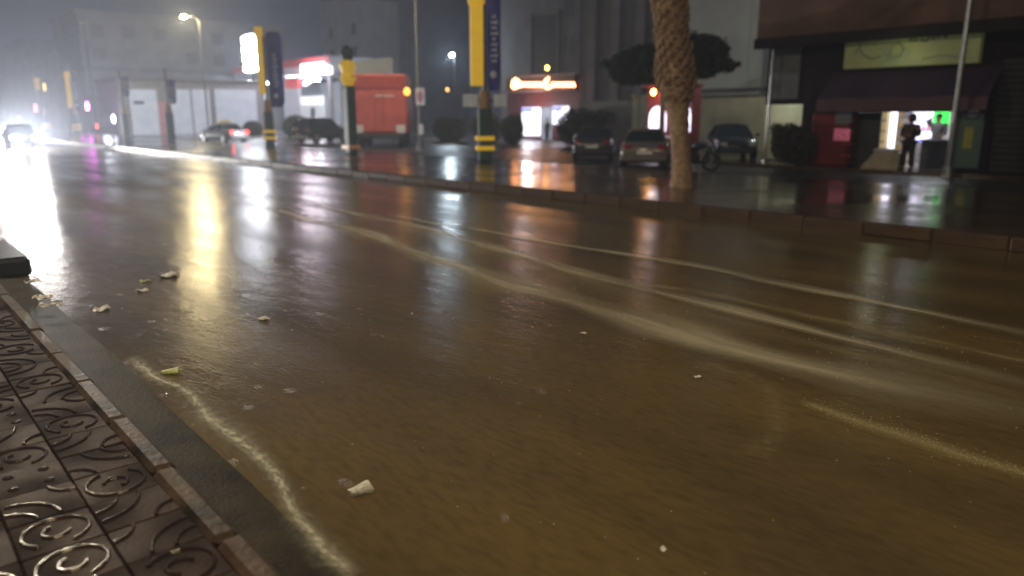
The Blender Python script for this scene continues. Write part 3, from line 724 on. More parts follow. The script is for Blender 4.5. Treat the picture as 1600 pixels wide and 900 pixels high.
# far left: large building behind the fuel station, its front turned towards the camera
def on_y(u, v, Y): d = ray(u, v); return Vector((0, 0, CAM_H))+d*(Y/d.y)
def rect_y(u0, u1, v0, v1, Y):
    vm = (v0+v1)/2; um = (u0+u1)/2
    return on_y(u0, vm, Y).x, on_y(u1, vm, Y).x, on_y(um, v1, Y).z, on_y(um, v0, Y).z
Y = 106
x0, x1, _, zt = rect_y(130, 445, 34, 184, Y)
t = thing('apartment_building', 'long grey building behind the fuel station', 'building', ((x0+x1)/2, Y, 0))
MB().box(x0, x1, Y, Y+14, 0, zt).build('wall', conc, t, True); MB().box(x0-.2, x1+.2, Y-.2, Y+14.2, zt, zt+.5).build('roof', conc, t, True)
MB().box(x0, x1, Y-.5, Y-.003, zt-6.6, zt-6.2).build('ledge', concd, t, True); MB().box(x0, x1, Y-.5, Y-.003, zt-10.2, zt-9.8).build('ledge', concd, t, True)
for k in range(7):
    for z in (zt-9.2, zt-5.4, zt-2.6):
        xc = x0+2+(x1-x0-4)*k/6; f = MB(); f.box(xc-.8,xc+.8,Y-.06,Y-.005,z-.08,z+1.5).build('window', framem, t, True) if False else None
        w_ = MB().box(xc-.85,xc+.85,Y-.06,Y-.004,z-.08,z+1.55).build('window', framem, t, True)
        o_ = MB().box(xc-.75,xc+.75,Y-.08,Y-.062,z,z+1.45); o_.v = [p-t.location for p in o_.v]; o_.build('pane', farglass, w_)
x0, x1, _, zt = rect_y(196, 405, 136, 184, 88)
t = thing('service_building', 'low white service building with roller shutters glowing as if lit left of the canopy', 'building', ((x0+x1)/2, 88, .02))
MB().box(x0-.6, x1+.6, 88, 96, 0, zt+.5, .03).build('wall', mat('service_wall', (.45,.46,.48), .6), t, True)
MB().box(x0-.9, x1+.9, 87.6, 96.3, zt+.5, zt+.9, .03).build('roof', conc, t, True)
for (u0, u1) in ((203,245),(262,297),(301,327),(336,400)):
    a_, b_, _, zz = rect_y(u0, u1, 140, 184, 88); MB().box(a_, b_, 87.8, 87.99, 0, zz, .02).build('shutter', mat('shutter_glow', (.66,.69,.74), .45, scale=1, emit=(.68,.78,1), estr=.38), t, True)  # emission stands in for station light falling on the shutters
a_, b_, _, zz = rect_y(247, 260, 158, 184, 88); MB().box(a_, b_, 87.75, 87.99, 0, zz, .02).build('pink_panel', mat('pinkish_panel', (.6,.25,.27), .5, emit=(1,.45,.5), estr=.15), t, True)
a_, b_, zq, zz = rect_y(208, 243, 158, 163, 88); MB().box(a_, a_+1.0, 87.72, 87.79, zq, zz).build('small_notice', dark, t, True)
t, ya, yb, zt = block('tower_block', 'pale twin tower block above the lantern post, left half', 62, 509, 536, 5, 10, mat('tower_white', (.80,.80,.80), .8, scale=.4, var=.15), cat='tower block')
window_grid(t, 62, [(ya+yb)/2], [7.5, 11, 14.5], 1.2, 1.6, framem, farglass)
t, ya, yb, zt = block('tower_block', 'pale tower block above the hoarding, right half', 62, 541, 575, 5, 10, MATS['tower_white'], cat='tower block')
window_grid(t, 62, [(ya+yb)/2], [7.5, 11, 14.5], 1.2, 1.6, framem, farglass)
t, ya, yb, zt = block('apartment_building', 'dark unlit building between tower and flood lamp', 68, 576, 640, -10, 12, concd)
window_grid(t, 68, [ya+2+i*3 for i in range(int((yb-ya-2)/3))], [5, 8.5, 12], 1.2, 1.5, framem, farglass)
# street continuing into the distance on both sides
for i, (x, y, w_, d_, h_, lab) in enumerate([(22.5,118,24,20,10,'low hazy building farthest down the street on the right side'),(24,146,22,26,14,'tall hazy building at the end of the street'),(-26,60,20,28,9,'dark building on the near side of the street, far left'),(-26,100,20,30,12,'tall hazy building on the near side at the far left'),(-10,185,50,20,9,'hazy building closing the far end of the street')]):
    t = thing('apartment_building', lab, 'building', (x+w_/2, y, 0)); MB().box(x, x+w_, y, y+d_, 0, h_).build('wall', conc, t, True)
    MB().box(x-.2, x+w_+.2, y-.2, y+d_+.2, h_, h_+.4).build('roof', conc, t, True)
    if x > 0: window_grid(t, x, [y+3+k*4 for k in range(4)], [4.5, 7.2], 1.5, 1.4, framem, farglass)

# building C behind the neon shop, its recess a flat panel with the shade painted in
t, ya, yb, zt = block('apartment_building', 'tall grey building behind the neon shop with a vertical recess painted as a dark panel', 55, 783, 905, 0, 12, conc, ztop=17)
y0, y1, z0, z1 = rect(833, 872, 24, 118, 55); MB().box(54.9, 54.99, y0, y1, z0, z1).build('recess', mat('recess_shade', (.045,.038,.034), .7), t, True)
MB().box(54.75, 54.9, y1, y1+.35, z0, z1+.3).build('recess_frame', conc, t, True); MB().box(54.75, 54.9, y0-.35, y0, z0, z1+.3).build('recess_frame', conc, t, True)
window_grid(t, 55, [ya+1.6], [8, 11.5], 1.1, 1.5, framem, farglass)
t, ya, yb, zt = block('apartment_building', 'dark building with vertical piers left of the palm', 44, 908, 1062, 0, 12, concd, ztop=14)
for k in range(4):
    y = ya+1.2+(yb-ya-2.4)*k/3; MB().box(43.75, 43.995, y-.4, y+.4, 0, 14, .02).build('pier', conc, t, True)
window_grid(t, 44, [ya+3, ya+6.2], [5.2, 8.6], 1.2, 1.5, framem, farglass)
t, ya, yb, zt = block('apartment_building', 'large blank pale grey building right of the palm', 40, 1064, 1194, 0, 12, conc2, ztop=13)
MB().box(39.5, 39.99, ya-.2, yb+.2, 3.3, 3.5, .02).build('ledge', concd, t, True)
MB().box(39.6, 39.99, ya, ya+.9, 0, 12.9, .04).build('pier', conc2, t, True)
# garden wall with fence, pillar
t = thing('garden_wall', 'beige garden wall below the blank pale building', 'wall', (36, 24, .13))
y0, y1, z0, z1 = rect(1085, 1196, 152, 222, 36); MB().box(36, 36.3, y0, y1, 0, z1, .02).build('wall', cream, t, True)
MB().box(35.92, 36.38, y0-.05, y1+.05, z1+.002, z1+.12, .02).build('coping', mat('dark_coping', (.12,.11,.10), .6), t, True)
t = thing('yard_fence', 'pale slatted fence with grey sheet gate left of the cream pillar', 'fence', (37, 33, 0))
y0, y1, z0, z1 = rect(905, 990, 158, 210, 37); n = 26
for k in range(n):
    y = y0+(y1-y0)*(k+.5)/n; MB().box(36.97, 37.03, y-(y1-y0)/n*.42, y+(y1-y0)/n*.42, .1, z1, .01).build('slat', mat('fence_grey', (.30,.29,.27), .6), t, True)
for z in (.5, z1-.35): MB().box(37.035, 37.09, y0, y1, z, z+.08).build('rail', darkmetal, t, True)
t = thing('gate_pillar', 'cream gate pillar left of the small red shop', 'pillar', (35, on_x(1000,180,35).y, 0))
y0, y1, z0, z1 = rect(991, 1005, 152, 210, 35); MB().box(34.8, 35.3, y0, y1, 0, z1, .03).build('shaft', creamb, t, True); MB().box(34.72, 35.38, y0-.08, y1+.08, z1, z1+.14, .02).build('cap', creamb, t, True)
# pale gate recessed under the corner building
y0, y1, z0, z1 = rect(1198, 1256, 160, 212, 27.9)
t = thing('gate', 'bright cream sheet gate between the thin pole and the dark shop corner', 'gate', (27.9, (y0+y1)/2, .13))
MB().box(27.9, 27.98, y0-.5, y1, .2, z1, .01).build('panel', mat('gate_cream', (.78,.78,.58), .5, scale=2, var=.12), t, True)
for (a_, b_, c_, d_) in ((y0-.56,y0-.501,.13,z1+.06),(y1+.001,y1+.06,.13,z1+.06)): MB().box(27.86,28.0,a_,b_,c_,d_).build('gate_frame', creamb, t, True)
t = thing('gate_fill_lamp', 'unseen small lamp added under the lintel to light the cream gate', 'lamp', (27.2, (y0+y1)/2-.2, on_x(1228,163,26.7).z+.3))  # hidden lamp added behind the lintel to brighten the gate
MB().blob((0,0,0),(.10,.10,.06),2).build('globe', glow('gate_fill_globe', (.95,1,.8), 3), t); MB().tube([(0,0,.05),(0,0,.25)], .02, 6).build('stem', darkmetal, t)
point('bulb', t, (0,0,-.12), 9, (.93,1,.80), .1)
t = thing('wall_fill_lamp', 'unseen lamp added on the side wall of the brown building to light the pale wall', 'lamp', (31.5, 16.4, 5.2))  # hidden lamp added round the corner to brighten the pale wall
MB().blob((0,0,0),(.2,.14,.09),2).build('globe', glow('wall_fill_globe', (.92,1,.82), 6), t); MB().tube([(0,0,.05),(0,-.6,.2),(0,-1.4,.2)], .03, 6).build('arm', darkmetal, t)
point('bulb', t, (0,.1,-.2), 330, (.93,1,.82), .15)

# small red shop with lit arched openings
X = 28.2
t = thing('red_kiosk', 'small red shop with two glowing white arched openings behind the palm', 'kiosk', (X, on_x(1050,180,X).y, .01))
redk = mat('kiosk_red', (.24,.018,.022), .45, emit=(1,.05,.05), estr=.0)
ka, kb, _, kz = rect(1010, 1080, 136, 232, X)
MB().box(X, X+.7, ka, kb, .01, kz, .02).build('wall', redk, t, True)
MB().box(X-.3, X+.7, ka-.1, kb+.1, kz, kz+.12, .03).build('roof', redk, t, True)
def arch(u0, u1, v0, v1, Xp, nm, mm):
    y0, y1, z0, z1 = rect(u0, u1, v0, v1, Xp); yc = (y0+y1)/2; r = (y1-y0)/2; m = MB(); vs = [(Xp,y0,z0),(Xp,y1,z0)]
    for k in range(13): a = math.pi*k/12; vs.append((Xp, yc+r*math.cos(a), z1-(z1-z0)*.45+(z1-z0)*.45*math.sin(a)))
    n = len(vs); m.add(vs+[(x+.06,y,z) for x,y,z in vs], [tuple(range(n)), tuple(range(2*n-1,n-1,-1))]+[((i+1)%n, i, n+i, n+(i+1)%n) for i in range(n)])
    return m.build(nm, mm, t, True)
arch(1014, 1040, 166, 205, X-.07, 'lit_opening', glow('kiosk_white', (.86,.82,1), 2.6))
arch(1070, 1078, 168, 206, X-.07, 'lit_opening', MATS['kiosk_white'])
MB().box(X-.45, X-.02, ka+.2, kb-.2, .9, 1.0, .01).build('counter', whitep, t, True)
point('shop_bulb', t, (-1.2,0,2.2), 22, (.9,.88,1), .2)

# neon sign shop
X = 44
t = thing('neon_shop', 'small dark red shop with glowing orange script sign and fridges', 'shop', (X, 46, .0))
ka, kb, _, kz = rect(793, 908, 117, 218, X); y0, y1, z0, z1 = rect(796, 903, 120, 140, X)
maroon = mat('maroon_front', (.16,.03,.03), .5)
MB().box(X, X+6, ka, kb, 0, kz, .02).build('wall', maroon, t, True)
b = MB().box(X-.35, X-.05, y0, y1, z0, z1, .03).build('sign_board', mat('sign_dark', (.05,.02,.03), .4), t, True)
fr = MB(); fr.box(X-.42,X-.04,y0-.12,y1+.12,z1+.002,z1+.14); fr.box(X-.42,X-.04,y0-.12,y1+.12,z0-.14,z0-.002); fr.build('sign_frame', mat('sign_trim', (.35,.28,.33), .5), t, True)
neon = glow('neon_orange', (1,.42,.16), 14)
def stroke(pts, r, nm, mm, Xp):     # pts in photo pixels
    q = [on_x(u, v, Xp) for u, v in pts]; return MB().tube(q, r, 6).build(nm, mm, t, True)
# cursive word: tall initial, small humps, second tall initial, small humps
stroke([(806,123),(801,128),(800,135),(804,138),(810,134),(811,127),(806,124),(804,130),(812,135),(816,130)], .10, 'neon_letter', neon, X-.42)
def humps(u0, u1, v, n, amp=6.5):
    pts = []
    for i in range(n*6+1): f = i/(n*6); pts.append((u0+(u1-u0)*f, v-amp*abs(math.sin(f*n*math.pi))+((i%3)-1)*.4))
    return pts
stroke(humps(816, 846, 136, 6), .055, 'neon_letter', neon, X-.42)
stroke([(846,135),(850,130),(855,123),(857,121),(855,127),(852,136),(856,138),(862,134)], .09, 'neon_letter', neon, X-.42)
stroke(humps(861, 898, 136, 7), .055, 'neon_letter', neon, X-.42)
point('neon_glow', t, (-1.3, 0, z0+.3), 130, (1,.5,.22), .5)
fw = glow('fridge_white', (.85,.86,1), 2.6); fb_ = glow('fridge_blue', (.20,.25,1), 1.4)
for (u0, u1, v0, v1, nm) in ((817,834,168,212,'drinks_fridge'),(836,845,168,212,'poster'),(865,881,166,194,'drinks_fridge'),(883,889,166,190,'poster')):
    y0, y1, z0, z1 = rect(u0, u1, v0, v1, X); f = MB().box(X-.12, X-.01, y0, y1, z0, z1, .01).build(nm, fw, t, True)
    if nm == 'drinks_fridge':
        m = MB().box(X-.135, X-.122, y0+.03, y1-.03, z1-.38, z1-.04); m.v = [p-t.location for p in m.v]; m.build('blue_header', fb_, f)
        m = MB()
        for k in range(3): m.box(X-.135, X-.122, y0+.03, y1-.03, z0+.35+k*.42, z0+.39+k*.42)
        m.box(X-.135, X-.122, (y0+y1)/2-.12, (y0+y1)/2+.12, z0+.9, z0+1.1)
        m.v = [p-t.location for p in m.v]; m.build('shelf', mat('pinkish_stock', (.55,.2,.3), .5), f)
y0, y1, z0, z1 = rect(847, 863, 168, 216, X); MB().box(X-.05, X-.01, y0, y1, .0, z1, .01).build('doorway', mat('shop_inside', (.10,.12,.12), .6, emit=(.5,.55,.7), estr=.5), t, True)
point('shop_bulb', t, (-1.6, 0, 2.3), 240, (.86,.86,1), .4)

# fuel station
X = 42
t = thing('fuel_station', 'brightly lit fuel station with red edged white canopy', 'fuel station', (X, 68, .02))
ya, yb, z0, z1 = rect(286, 516, 101, 124, X)
MB().box(X, X+6, ya, yb, z0, z1-.02, .05).build('canopy', mat('station_white', (.78,.78,.80), .5, emit=(.8,.85,1), estr=.05), t, True)
MB().box(X-.08, X-.005, ya, yb, z0+.55*(z1-z0), z1, .02).build('red_fascia', mat('fascia_red', (.65,.05,.06), .4, emit=(1,.10,.12), estr=.12), t, True)
MB().box(X-.07, X-.005, ya, yb, z0, z0+.53*(z1-z0), .02).build('white_fascia', MATS['station_white'], t, True)
for y in (ya+2, (ya+yb)/2-2, yb-3):
    for xx in (.8, 4.6): MB().box(X+xx, X+xx+.4, y-.2, y+.2, 0, z0, .03).build('canopy_column', whitep, t, True)
lampw = glow('canopy_lamp', (.82,.90,1), 75)
for u in (310, 377, 450):
    y = on_x(u, 122, X+.5).y
    for xx in (.6, 4): MB().box(X+xx, X+xx+.6, y-.35, y+.35, z0-.32, z0-.02, .05).build('canopy_light', lampw, t, True)
    point('bulb', t, (1.5, y-t.location.y, z0-.6), 1500, (.82,.90,1), .4)
# bright white sign on the canopy edge
y0, y1, zz0, zz1 = rect(472, 506, 99, 117, X-.3); bs = MB().box(X-.45, X-.12, y0, y1, zz0, zz1, .06).build('fascia_sign', glow('sign_white_hot', (1,.88,1), 10), t, True)
q0 = on_x(476,131,X-.3); q1 = on_x(494,119,X-.3); MB().tube([q0, q1], .22, 6).build('sign_tail', MATS['sign_white_hot'], t, True)
y0, y1, zz0, zz1 = rect(509, 517, 104, 116, X-.3); MB().box(X-.4, X-.12, y0, y1, zz0, zz1, .05).build('fascia_sign', glow('sign_small', (.9,.85,1), 5), t, True)
point('sign_glow', t, (-1.5, on_x(490,108,X).y-t.location.y, z0+.4), 500, (.95,.85,1), .5)
# shop and walls under the canopy
y0, y1, _, zz1 = rect(405, 533, 132, 215, X+14); MB().box(X+14, X+15, y0, y1, 0, zz1, .02).build('shop_wall', MATS['station_white'], t, True)
y0, y1, a_, b_ = rect(468, 507, 152, 192, X+13.9); MB().box(X+13.85, X+13.95, y0, y1, a_, b_).build('shop_window', glow('station_window', (.9,.92,.95), .75), t, True)
MB().box(X+13.7, X+13.84, y0, y1, a_+(b_-a_)*.72, b_+.1).build('shop_header', glow('station_header', (.95,.95,1), 1.8), t, True)
MB().box(X+13.8, X+13.84, (y0+y1)/2-1.2, (y0+y1)/2+.2, a_, a_+(b_-a_)*.6).build('shop_door', mat('grey_door', (.35,.36,.38), .4), t, True)
# red/white totem under the canopy
t2 = thing('totem_sign', 'narrow red and white totem sign under the canopy', 'sign', (X-1, on_x(347,150,X-1).y, .02)); 
y0, y1, a_, b_ = rect(341, 352, 116, 182, X-1); zc_ = a_+(b_-a_)*.55
MB().box(X-1.15, X-.85, y0, y1, zc_, b_, .03).build('red_panel', mat('totem_red', (.7,.08,.08), .4, emit=(1,.12,.12), estr=.5), t2, True)
MB().box(X-1.12, X-.88, y0+.05, y1-.05, 0, zc_-.01, .03).build('white_panel', mat('totem_white', (.7,.7,.75), .4, emit=(.8,.82,1), estr=.3), t2, True)
t2 = thing('totem_sign', 'short red and white pillar sign at the canopy edge left of the big sign', 'sign', (X-1, on_x(457,150,X-1).y, .02))
y0, y1, a_, b_ = rect(449, 470, 120, 200, X-1); zc_ = a_+(b_-a_)*.78
MB().box(X-1.15, X-.85, y0, y1, zc_, b_, .03).build('red_panel', MATS['totem_red'], t2, True); MB().box(X-1.12, X-.88, y0+.15, y1-.15, 0, zc_-.01, .03).build('white_panel', MATS['totem_white'], t2, True)
# price sign: stack of glowing white figures
y0, y1, a_, b_ = rect(380, 403, 54, 113, 38)
t = thing('price_sign', 'tall sign with a vertical stack of glowing white figures', 'price sign', (38, (y0+y1)/2, .02))
MB().box(38, 38.3, y0-.1, y1+.1, a_-.2, b_+.2, .05).build('sign_case', dark, t, True)
MB().tube([(38.15,(y0+y1)/2,0),(38.15,(y0+y1)/2,a_)], .14, 8).build('post', darkmetal, t, True)
hot = glow('price_white', (.88,.92,1), 26); H4 = (b_-a_)/4
for k in range(4):
    z = a_+H4*k+.08; h_ = H4-.16; r_ = .085; m = MB(); ym = (y0+y1)/2; w2 = (y1-y0)/2-.12
    for zc_ in (z+h_*.28, z+h_*.74):
        pts = [(37.93, ym+w2*math.cos(a), zc_+h_*.24*math.sin(a)) for a in [2*math.pi*i/12 for i in range(13)]]
        m.tube(pts, r_*1.15, 6)
    m.build('figure', hot, t, True)
point('sign_glow', t, (-1.6,0,(a_+b_)/2), 900, (.85,.9,1), .6)
# magenta round neon sign and other coloured lights far down the street
def round_light(label, u, v, X, r, col, s, power=0):
    q = on_x(u, v, X); t = thing('round_neon_sign', label, 'neon sign', (q.x, q.y, 0), 0, 'lit signs far down the street')
    MB().tube([(.1,0,0),(.1,0,q.z)], .06, 6).build('post', darkmetal, t)
    m = MB().tube([(-.08,0,q.z),(.0,0,q.z)], r, 16); m.build('face', glow('neon_%d' % u, col, s), t)
    MB().tube([(.002,0,q.z),(.12,0,q.z)], r*1.12, 16).build('case', dark, t)
    if power: point('glow', t, (-.8,0,q.z), power, col, r)
round_light('magenta round neon sign below the far banner column', 137, 166, 20.5, .42, (1,.15,.95), 40, 70)
round_light('pink round neon sign farthest left', 56, 169, 20.5, .48, (1,.15,.65), 9, 100)
round_light('orange red light low at the far left', 30, 186, 20.5, .40, (1,.22,.10), 6)
round_light('white round light right of the magenta sign', 178, 186, 21.5, .42, (.85,.9,1), 10, 120)
round_light('red light low beside the magenta sign', 152, 197, 20.5, .26, (1,.1,.1), 4)
round_light('amber lit sign high at the far left', 70, 136, 20.5, .5, (1,.75,.25), 2.5)

# ------------------------------------------------------------------ right building with the lit shop
X = 26.7; yA, yB = 2.0, on_x(1197, 150, X).y
t = thing('corner_building', 'dark brown building on the right holding the lit corner shop', 'building', (X, 9, .13))
RB = t
o1a, o1b, oz0, oz1 = rect(1374, 1484, 175, 272, X)      # shop opening
oz0 = .13; H = 7.6
wl = MB(); yG = on_x(1253, 185, X).y; zL = on_x(1228, 163, X).z
wl.box(X, X+.3, o1b+0.95, yG, .13, 4.4); wl.box(X, X+.3, yG+.002, yB, zL, 4.4); wl.box(X, X+.3, yA-10, o1a, .13, 4.4); wl.box(X, X+.3, o1a+.002, o1b+.948, oz1, 4.4)
wl.build('ground_floor_wall', mat('dark_plum_wall', (.016,.010,.014), .8, scale=1.2, spec=.1), t, True)
MB().box(X+1.6, X+12, yB-.3, yB-.003, .13, 4.38).build('side_wall', concd, t, True)
za = on_x(1300, 50, X-1.0).z
MB().box(X-1.0, X+12, yA-10, yB-.002, 4.4+.002, 11, .05).build('upper_wall', brownr, t, True)
MB().box(X-1.15, X-1.002, yA-10, yB, 4.25, 4.62, .03).build('slab_edge', mat('slab_dark', (.022,.016,.016), .8, spec=.1), t, True)
window_grid(t, X-1.0, [13.2, 9.2, 5.2], [5.9, 8.6], 1.5, 1.5, framem, farglass)
# dark roller door left part (1210-1250) and right shutter
y0, y1, z0, z1 = rect(1207, 1250, 75, 155, X-.02); f = MB().box(X-.05, X-.005, y0, y1, z0, z1, .01).build('dark_window', farglass, t, True)
y0 = yA-1.5; y1 = on_x(1552, 200, X-.02).y
sh = MB()
k = 0; z = .15
while z < 3.4:
    MB().box(X-.08, X-.005, y0, y1, z, z+.17, .02).build('shutter_slat', mat('shutter_grey', (.035,.037,.037), .6, spec=.15), t, True); z += .19
# recessed shop interior
D = 4.2; wm = mat('shop_white', (.55,.50,.45), .6)
inn = MB(); ia, ib = o1a-.9, o1b+1.95
inn.box(X+D, X+D+.1, ia, ib, .13, 3.0); inn.box(X+.302, X+D-.002, ib+.0, ib+.1, .13, 3.0); inn.box(X+.302, X+D-.002, ia-.1, ia, .13, 3.0); inn.box(X+.302, X+D, ia, ib, 2.75, 2.9)
inn.build('shop_inner_wall', wm, t, True)
MB().box(X+.0, X+D, ia+.002, ib-.002, .135, .15).build('shop_floor', mat('shop_tiles', (.45,.44,.42), .15), t, True)
MB().box(X+1.6, X+1.85, ia+.8, ib-.3, 2.66, 2.74).build('ceiling_light', glow('shop_tube', (.92,.94,1), 5), t, True)
point('shop_bulb', t, (2.0, o1a+1.1-9, 2.25), 42, (.93,.94,1), .25)
point('door_bulb', t, (.6, o1a+1.1-9, 2.0), 18, (.93,.94,1), .25)
# black open door leaf, beige side, left red panel
y0, y1, z0, z1 = rect(1330, 1373, 176, 268, X-.1); MB().box(X-.12, X-.004, y0, y1, .14, z1, .01).build('black_shutter', dark, t, True)
# green screen, tall lit sign, posters inside
def inside(name, label, cat, u0, u1, v0, v1, Xp, th, m_):
    y0, y1, z0, z1 = rect(u0, u1, v0, v1, Xp); t_ = thing(name, label, cat, (Xp, (y0+y1)/2, max(z0,.15)))
    b_ = MB().box(Xp, Xp+th, y0, y1, max(z0,.15), z1, .02).build('case', m_, t_, True); return t_, y0, y1, max(z0,.15), z1
t_, y0, y1, z0, z1 = inside('green_screen', 'bright green lit screen high in the shop right corner', 'screen', 1458, 1482, 174, 200, X+1.8, .1, glow('green_lit', (.05,1,.10), 1.6))
t_, y0, y1, z0, z1 = inside('tall_fridge', 'white glowing drinks fridge standing in the shop centre', 'fridge', 1424, 1458, 170, 222, X+3.2, .7, glow('fridge_front', (.78,.80,1), 2.2))
for k, zz in enumerate((.33, .62)): 
    MB().box(X+3.17, X+3.198, y0, y1, z0+(z1-z0)*zz, z0+(z1-z0)*zz+.05).build('shelf', mat('grey_shelf', (.3,.3,.45), .5), t_, True)
for k in range(6): MB().box(X+3.15, X+3.165, y0+.1+k*.14, y0+.2+k*.14, z0+(z1-z0)*.37, z0+(z1-z0)*.50).build('bottle', mat('pink_drink', (.75,.25,.35), .4, emit=(1,.3,.4), estr=.5), t_, True)
MB().box(X+3.16, X+3.195, y0, y1, z0-.0, z0+.08).build('blue_edge', fb_, t_, True)
t_, y0, y1, z0, z1 = inside('lit_panel', 'tall white glowing panel at the left of the shop doorway', 'light panel', 1385, 1398, 174, 236, X+1.2, .12, glow('panel_violet_white', (.80,.78,1), 3.2))
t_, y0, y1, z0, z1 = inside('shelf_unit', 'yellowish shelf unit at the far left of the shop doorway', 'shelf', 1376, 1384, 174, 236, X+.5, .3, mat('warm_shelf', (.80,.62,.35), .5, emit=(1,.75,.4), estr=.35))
for k in range(5): MB().box(X+.45, X+.498, y0, y1, z0+.3+k*.36, z0+.34+k*.36).build('shelf', mat('brown_shelf', (.3,.17,.08), .5), t_, True)
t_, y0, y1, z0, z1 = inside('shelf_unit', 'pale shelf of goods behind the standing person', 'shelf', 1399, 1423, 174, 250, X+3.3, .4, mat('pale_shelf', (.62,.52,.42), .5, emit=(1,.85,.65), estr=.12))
for k in range(4):
    MB().box(X+3.1, X+3.298, y0, y1, z0+.3+k*.42, z0+.34+k*.42).build('shelf', mat('grey_shelf2', (.35,.32,.3), .5), t_, True)
    for j in range(4): MB().box(X+3.14, X+3.26, y0+.05+j*.25, y0+.20+j*.25, z0+.345+k*.42, z0+.58+k*.42, .01).build('packet', mat('packet_%d' % (j%2), ((.6,.4,.15) if j%2 else (.35,.35,.5)), .5), t_, True)
# counter with dark front inside right
y0, y1, z0, z1 = rect(1436, 1484, 226, 270, X+.35)
t_ = thing('shop_counter', 'dark blue grey counter inside the right side of the doorway', 'counter', (X+.35, (y0+y1)/2, .15))
MB().box(X+.35, X+.95, y0, y1, .15, 1.05, .03).build('front', mat('counter_dark', (.06,.07,.12), .4), t_, True)
MB().box(X+.30, X+1.0, y0-.03, y1+.03, 1.052, 1.10, .01).build('top', mat('counter_top', (.35,.36,.45), .3), t_, True)
# beige board leaning at the left of the doorway
p0 = on_x(1350, 268, X-.35).y; p1 = on_x(1408, 268, X-.35).y
t_ = thing('beige_stand', 'beige sloped display stand covered in cloth at the doorway', 'display stand', (X-.35, (p0+p1)/2, .13))
m = MB(); h_ = on_x(1380, 236, X-.35).z
m.add([(X-.7,p0,.13),(X-.7,p1,.13),(X-.12,p1,.13),(X-.12,p0,.13),(X-.6,p0-.42,h_),(X-.6,p1,h_*.94),(X-.2,p1,h_*.94),(X-.2,p0-.42,h_)], [(0,1,2,3),(4,5,6,7),(0,1,5,4),(1,2,6,5),(2,3,7,6),(3,0,4,7)]).build('cloth_side', mat('beige_cloth', (.42,.36,.26), .7, scale=4), t_, True)
m = MB().blob((X-.4,(p0+p1)/2-.1,h_+.02),(.22,.42,.10),2,.15,3); m.build('goods', mat('white_goods', (.75,.74,.8), .5), t_, True)
# red drinks machine left
y0, y1, z0, z1 = rect(1270, 1328, 176, 268, X-.5)
t_ = thing('red_drinks_machine', 'dark red drinks machine with small lit pink picture', 'drinks machine', (X-.4, (y0+y1)/2, .13))
MB().box(X-.7, X-.06, y0, y1, .135, z1, .05).build('cabinet', mat('deep_red', (.15,.006,.012), .5, spec=.2), t_, True)
ya_, yb_, za_, zb_ = rect(1303, 1328, 201, 220, X-.72); MB().box(X-.73, X-.705, ya_, yb_, za_, zb_).build('lit_picture', mat('pink_picture', (.7,.2,.3), .4, emit=(1,.2,.3), estr=.16, scale=8, var=.7), t_, True)
MB().box(X-.73, X-.705, ya_, yb_, zb_+.15, zb_+.7).build('dark_window', farglass, t_, True)
for k in range(4): MB().box(X-.725, X-.703, y0+.2, ya_-.1, .5+k*.4, .53+k*.4).build('groove', mat('groove_red', (.5,.08,.08), .4), t_, True)
# poster window on the right
y0, y1, z0, z1 = rect(1494, 1532, 178, 266, X-.05)
t_ = thing('poster_panel', 'dim green poster panel with yellow figure right of the doorway', 'poster', (X-.05, (y0+y1)/2, .3))
MB().box(X-.07, X-.012, y0, y1, z0+.1, z1, .01).build('panel', mat('dim_green_poster', (.045,.075,.055), .6, scale=3, var=.6, col2=(.02,.04,.04), emit=(.3,.5,.35), estr=.015), t_, True)
fr = MB()
for (a, b2, c, d2) in ((y0-.05,y0,z0+.1,z1),(y1,y1+.05,z0+.1,z1),(y0-.05,y1+.05,z1,z1+.05),(y0-.05,y1+.05,z0+.05,z0+.1)): fr.box(X-.1,X-.01,a,b2,c,d2)
fr.build('frame', mat('poster_frame', (.04,.05,.12), .4), t_, True)
yc = (y0+y1)/2; MB().box(X-.085,X-.072,yc-.12,yc+.14,.85,1.5,.01).build('yellow_print', mat('yellow_print', (.22,.20,.03), .4, emit=(.6,.55,.05), estr=.03), t_, True)
MB().tube([(X-.085,yc-.05,1.95),(X-.072,yc-.05,1.95)], .16, 12).build('pale_print', mat('pale_print', (.35,.38,.4), .4), t_, True)
# awning
y0, y1, _, _ = rect(1280, 1546, 150, 175, X-.9); 
t_ = thing('awning', 'dark plum fabric awning hanging above the lit doorway', 'awning', (X-.6, (y0+y1)/2, 2))
zt_ = on_x(1420, 108, X-.05).z; zb_ = on_x(1420, 152, X-1.1).z; zv = on_x(1420, 173, X-1.1).z
plum = mat('plum_fabric', (.026,.007,.034), .9, scale=2, var=.3)
m = MB(); n = 16; vs = []
for i in range(n+1):
    y = y0+(y1-y0)*i/n; sg = .03*math.sin(i*1.3); vs += [(X-.06,y,zt_),(X-.6,y,(zt_+zb_)/2-sg-.03),(X-1.1,y,zb_-sg)]
m.add(vs, [(i*3+k, i*3+k+1, i*3+k+4, i*3+k+3) for i in range(n) for k in range(2)]); b_ = m.build('canopy_fabric', plum, t_, True); b_.modifiers.new('s','SOLIDIFY').thickness = .02
m = MB(); vs = []
for i in range(n+1):
    y = y0+(y1-y0)*i/n; sg = .03*math.sin(i*1.3); vs += [(X-1.1,y,zb_-sg),(X-1.12,y,zv+.03*math.sin(i*2))]
m.add(vs, [(i*2,i*2+1,i*2+3,i*2+2) for i in range(n)]); b_ = m.build('valance', mat('dark_red_valance', (.05,.008,.02), .6), t_, True); b_.modifiers.new('s','SOLIDIFY').thickness = .02
for y in (y0+.05, y1-.05): MB().tube([(X-.06,y,zt_-.9),(X-1.1,y,zb_-.03)], .02, 6).build('arm', darkmetal, t_, True)
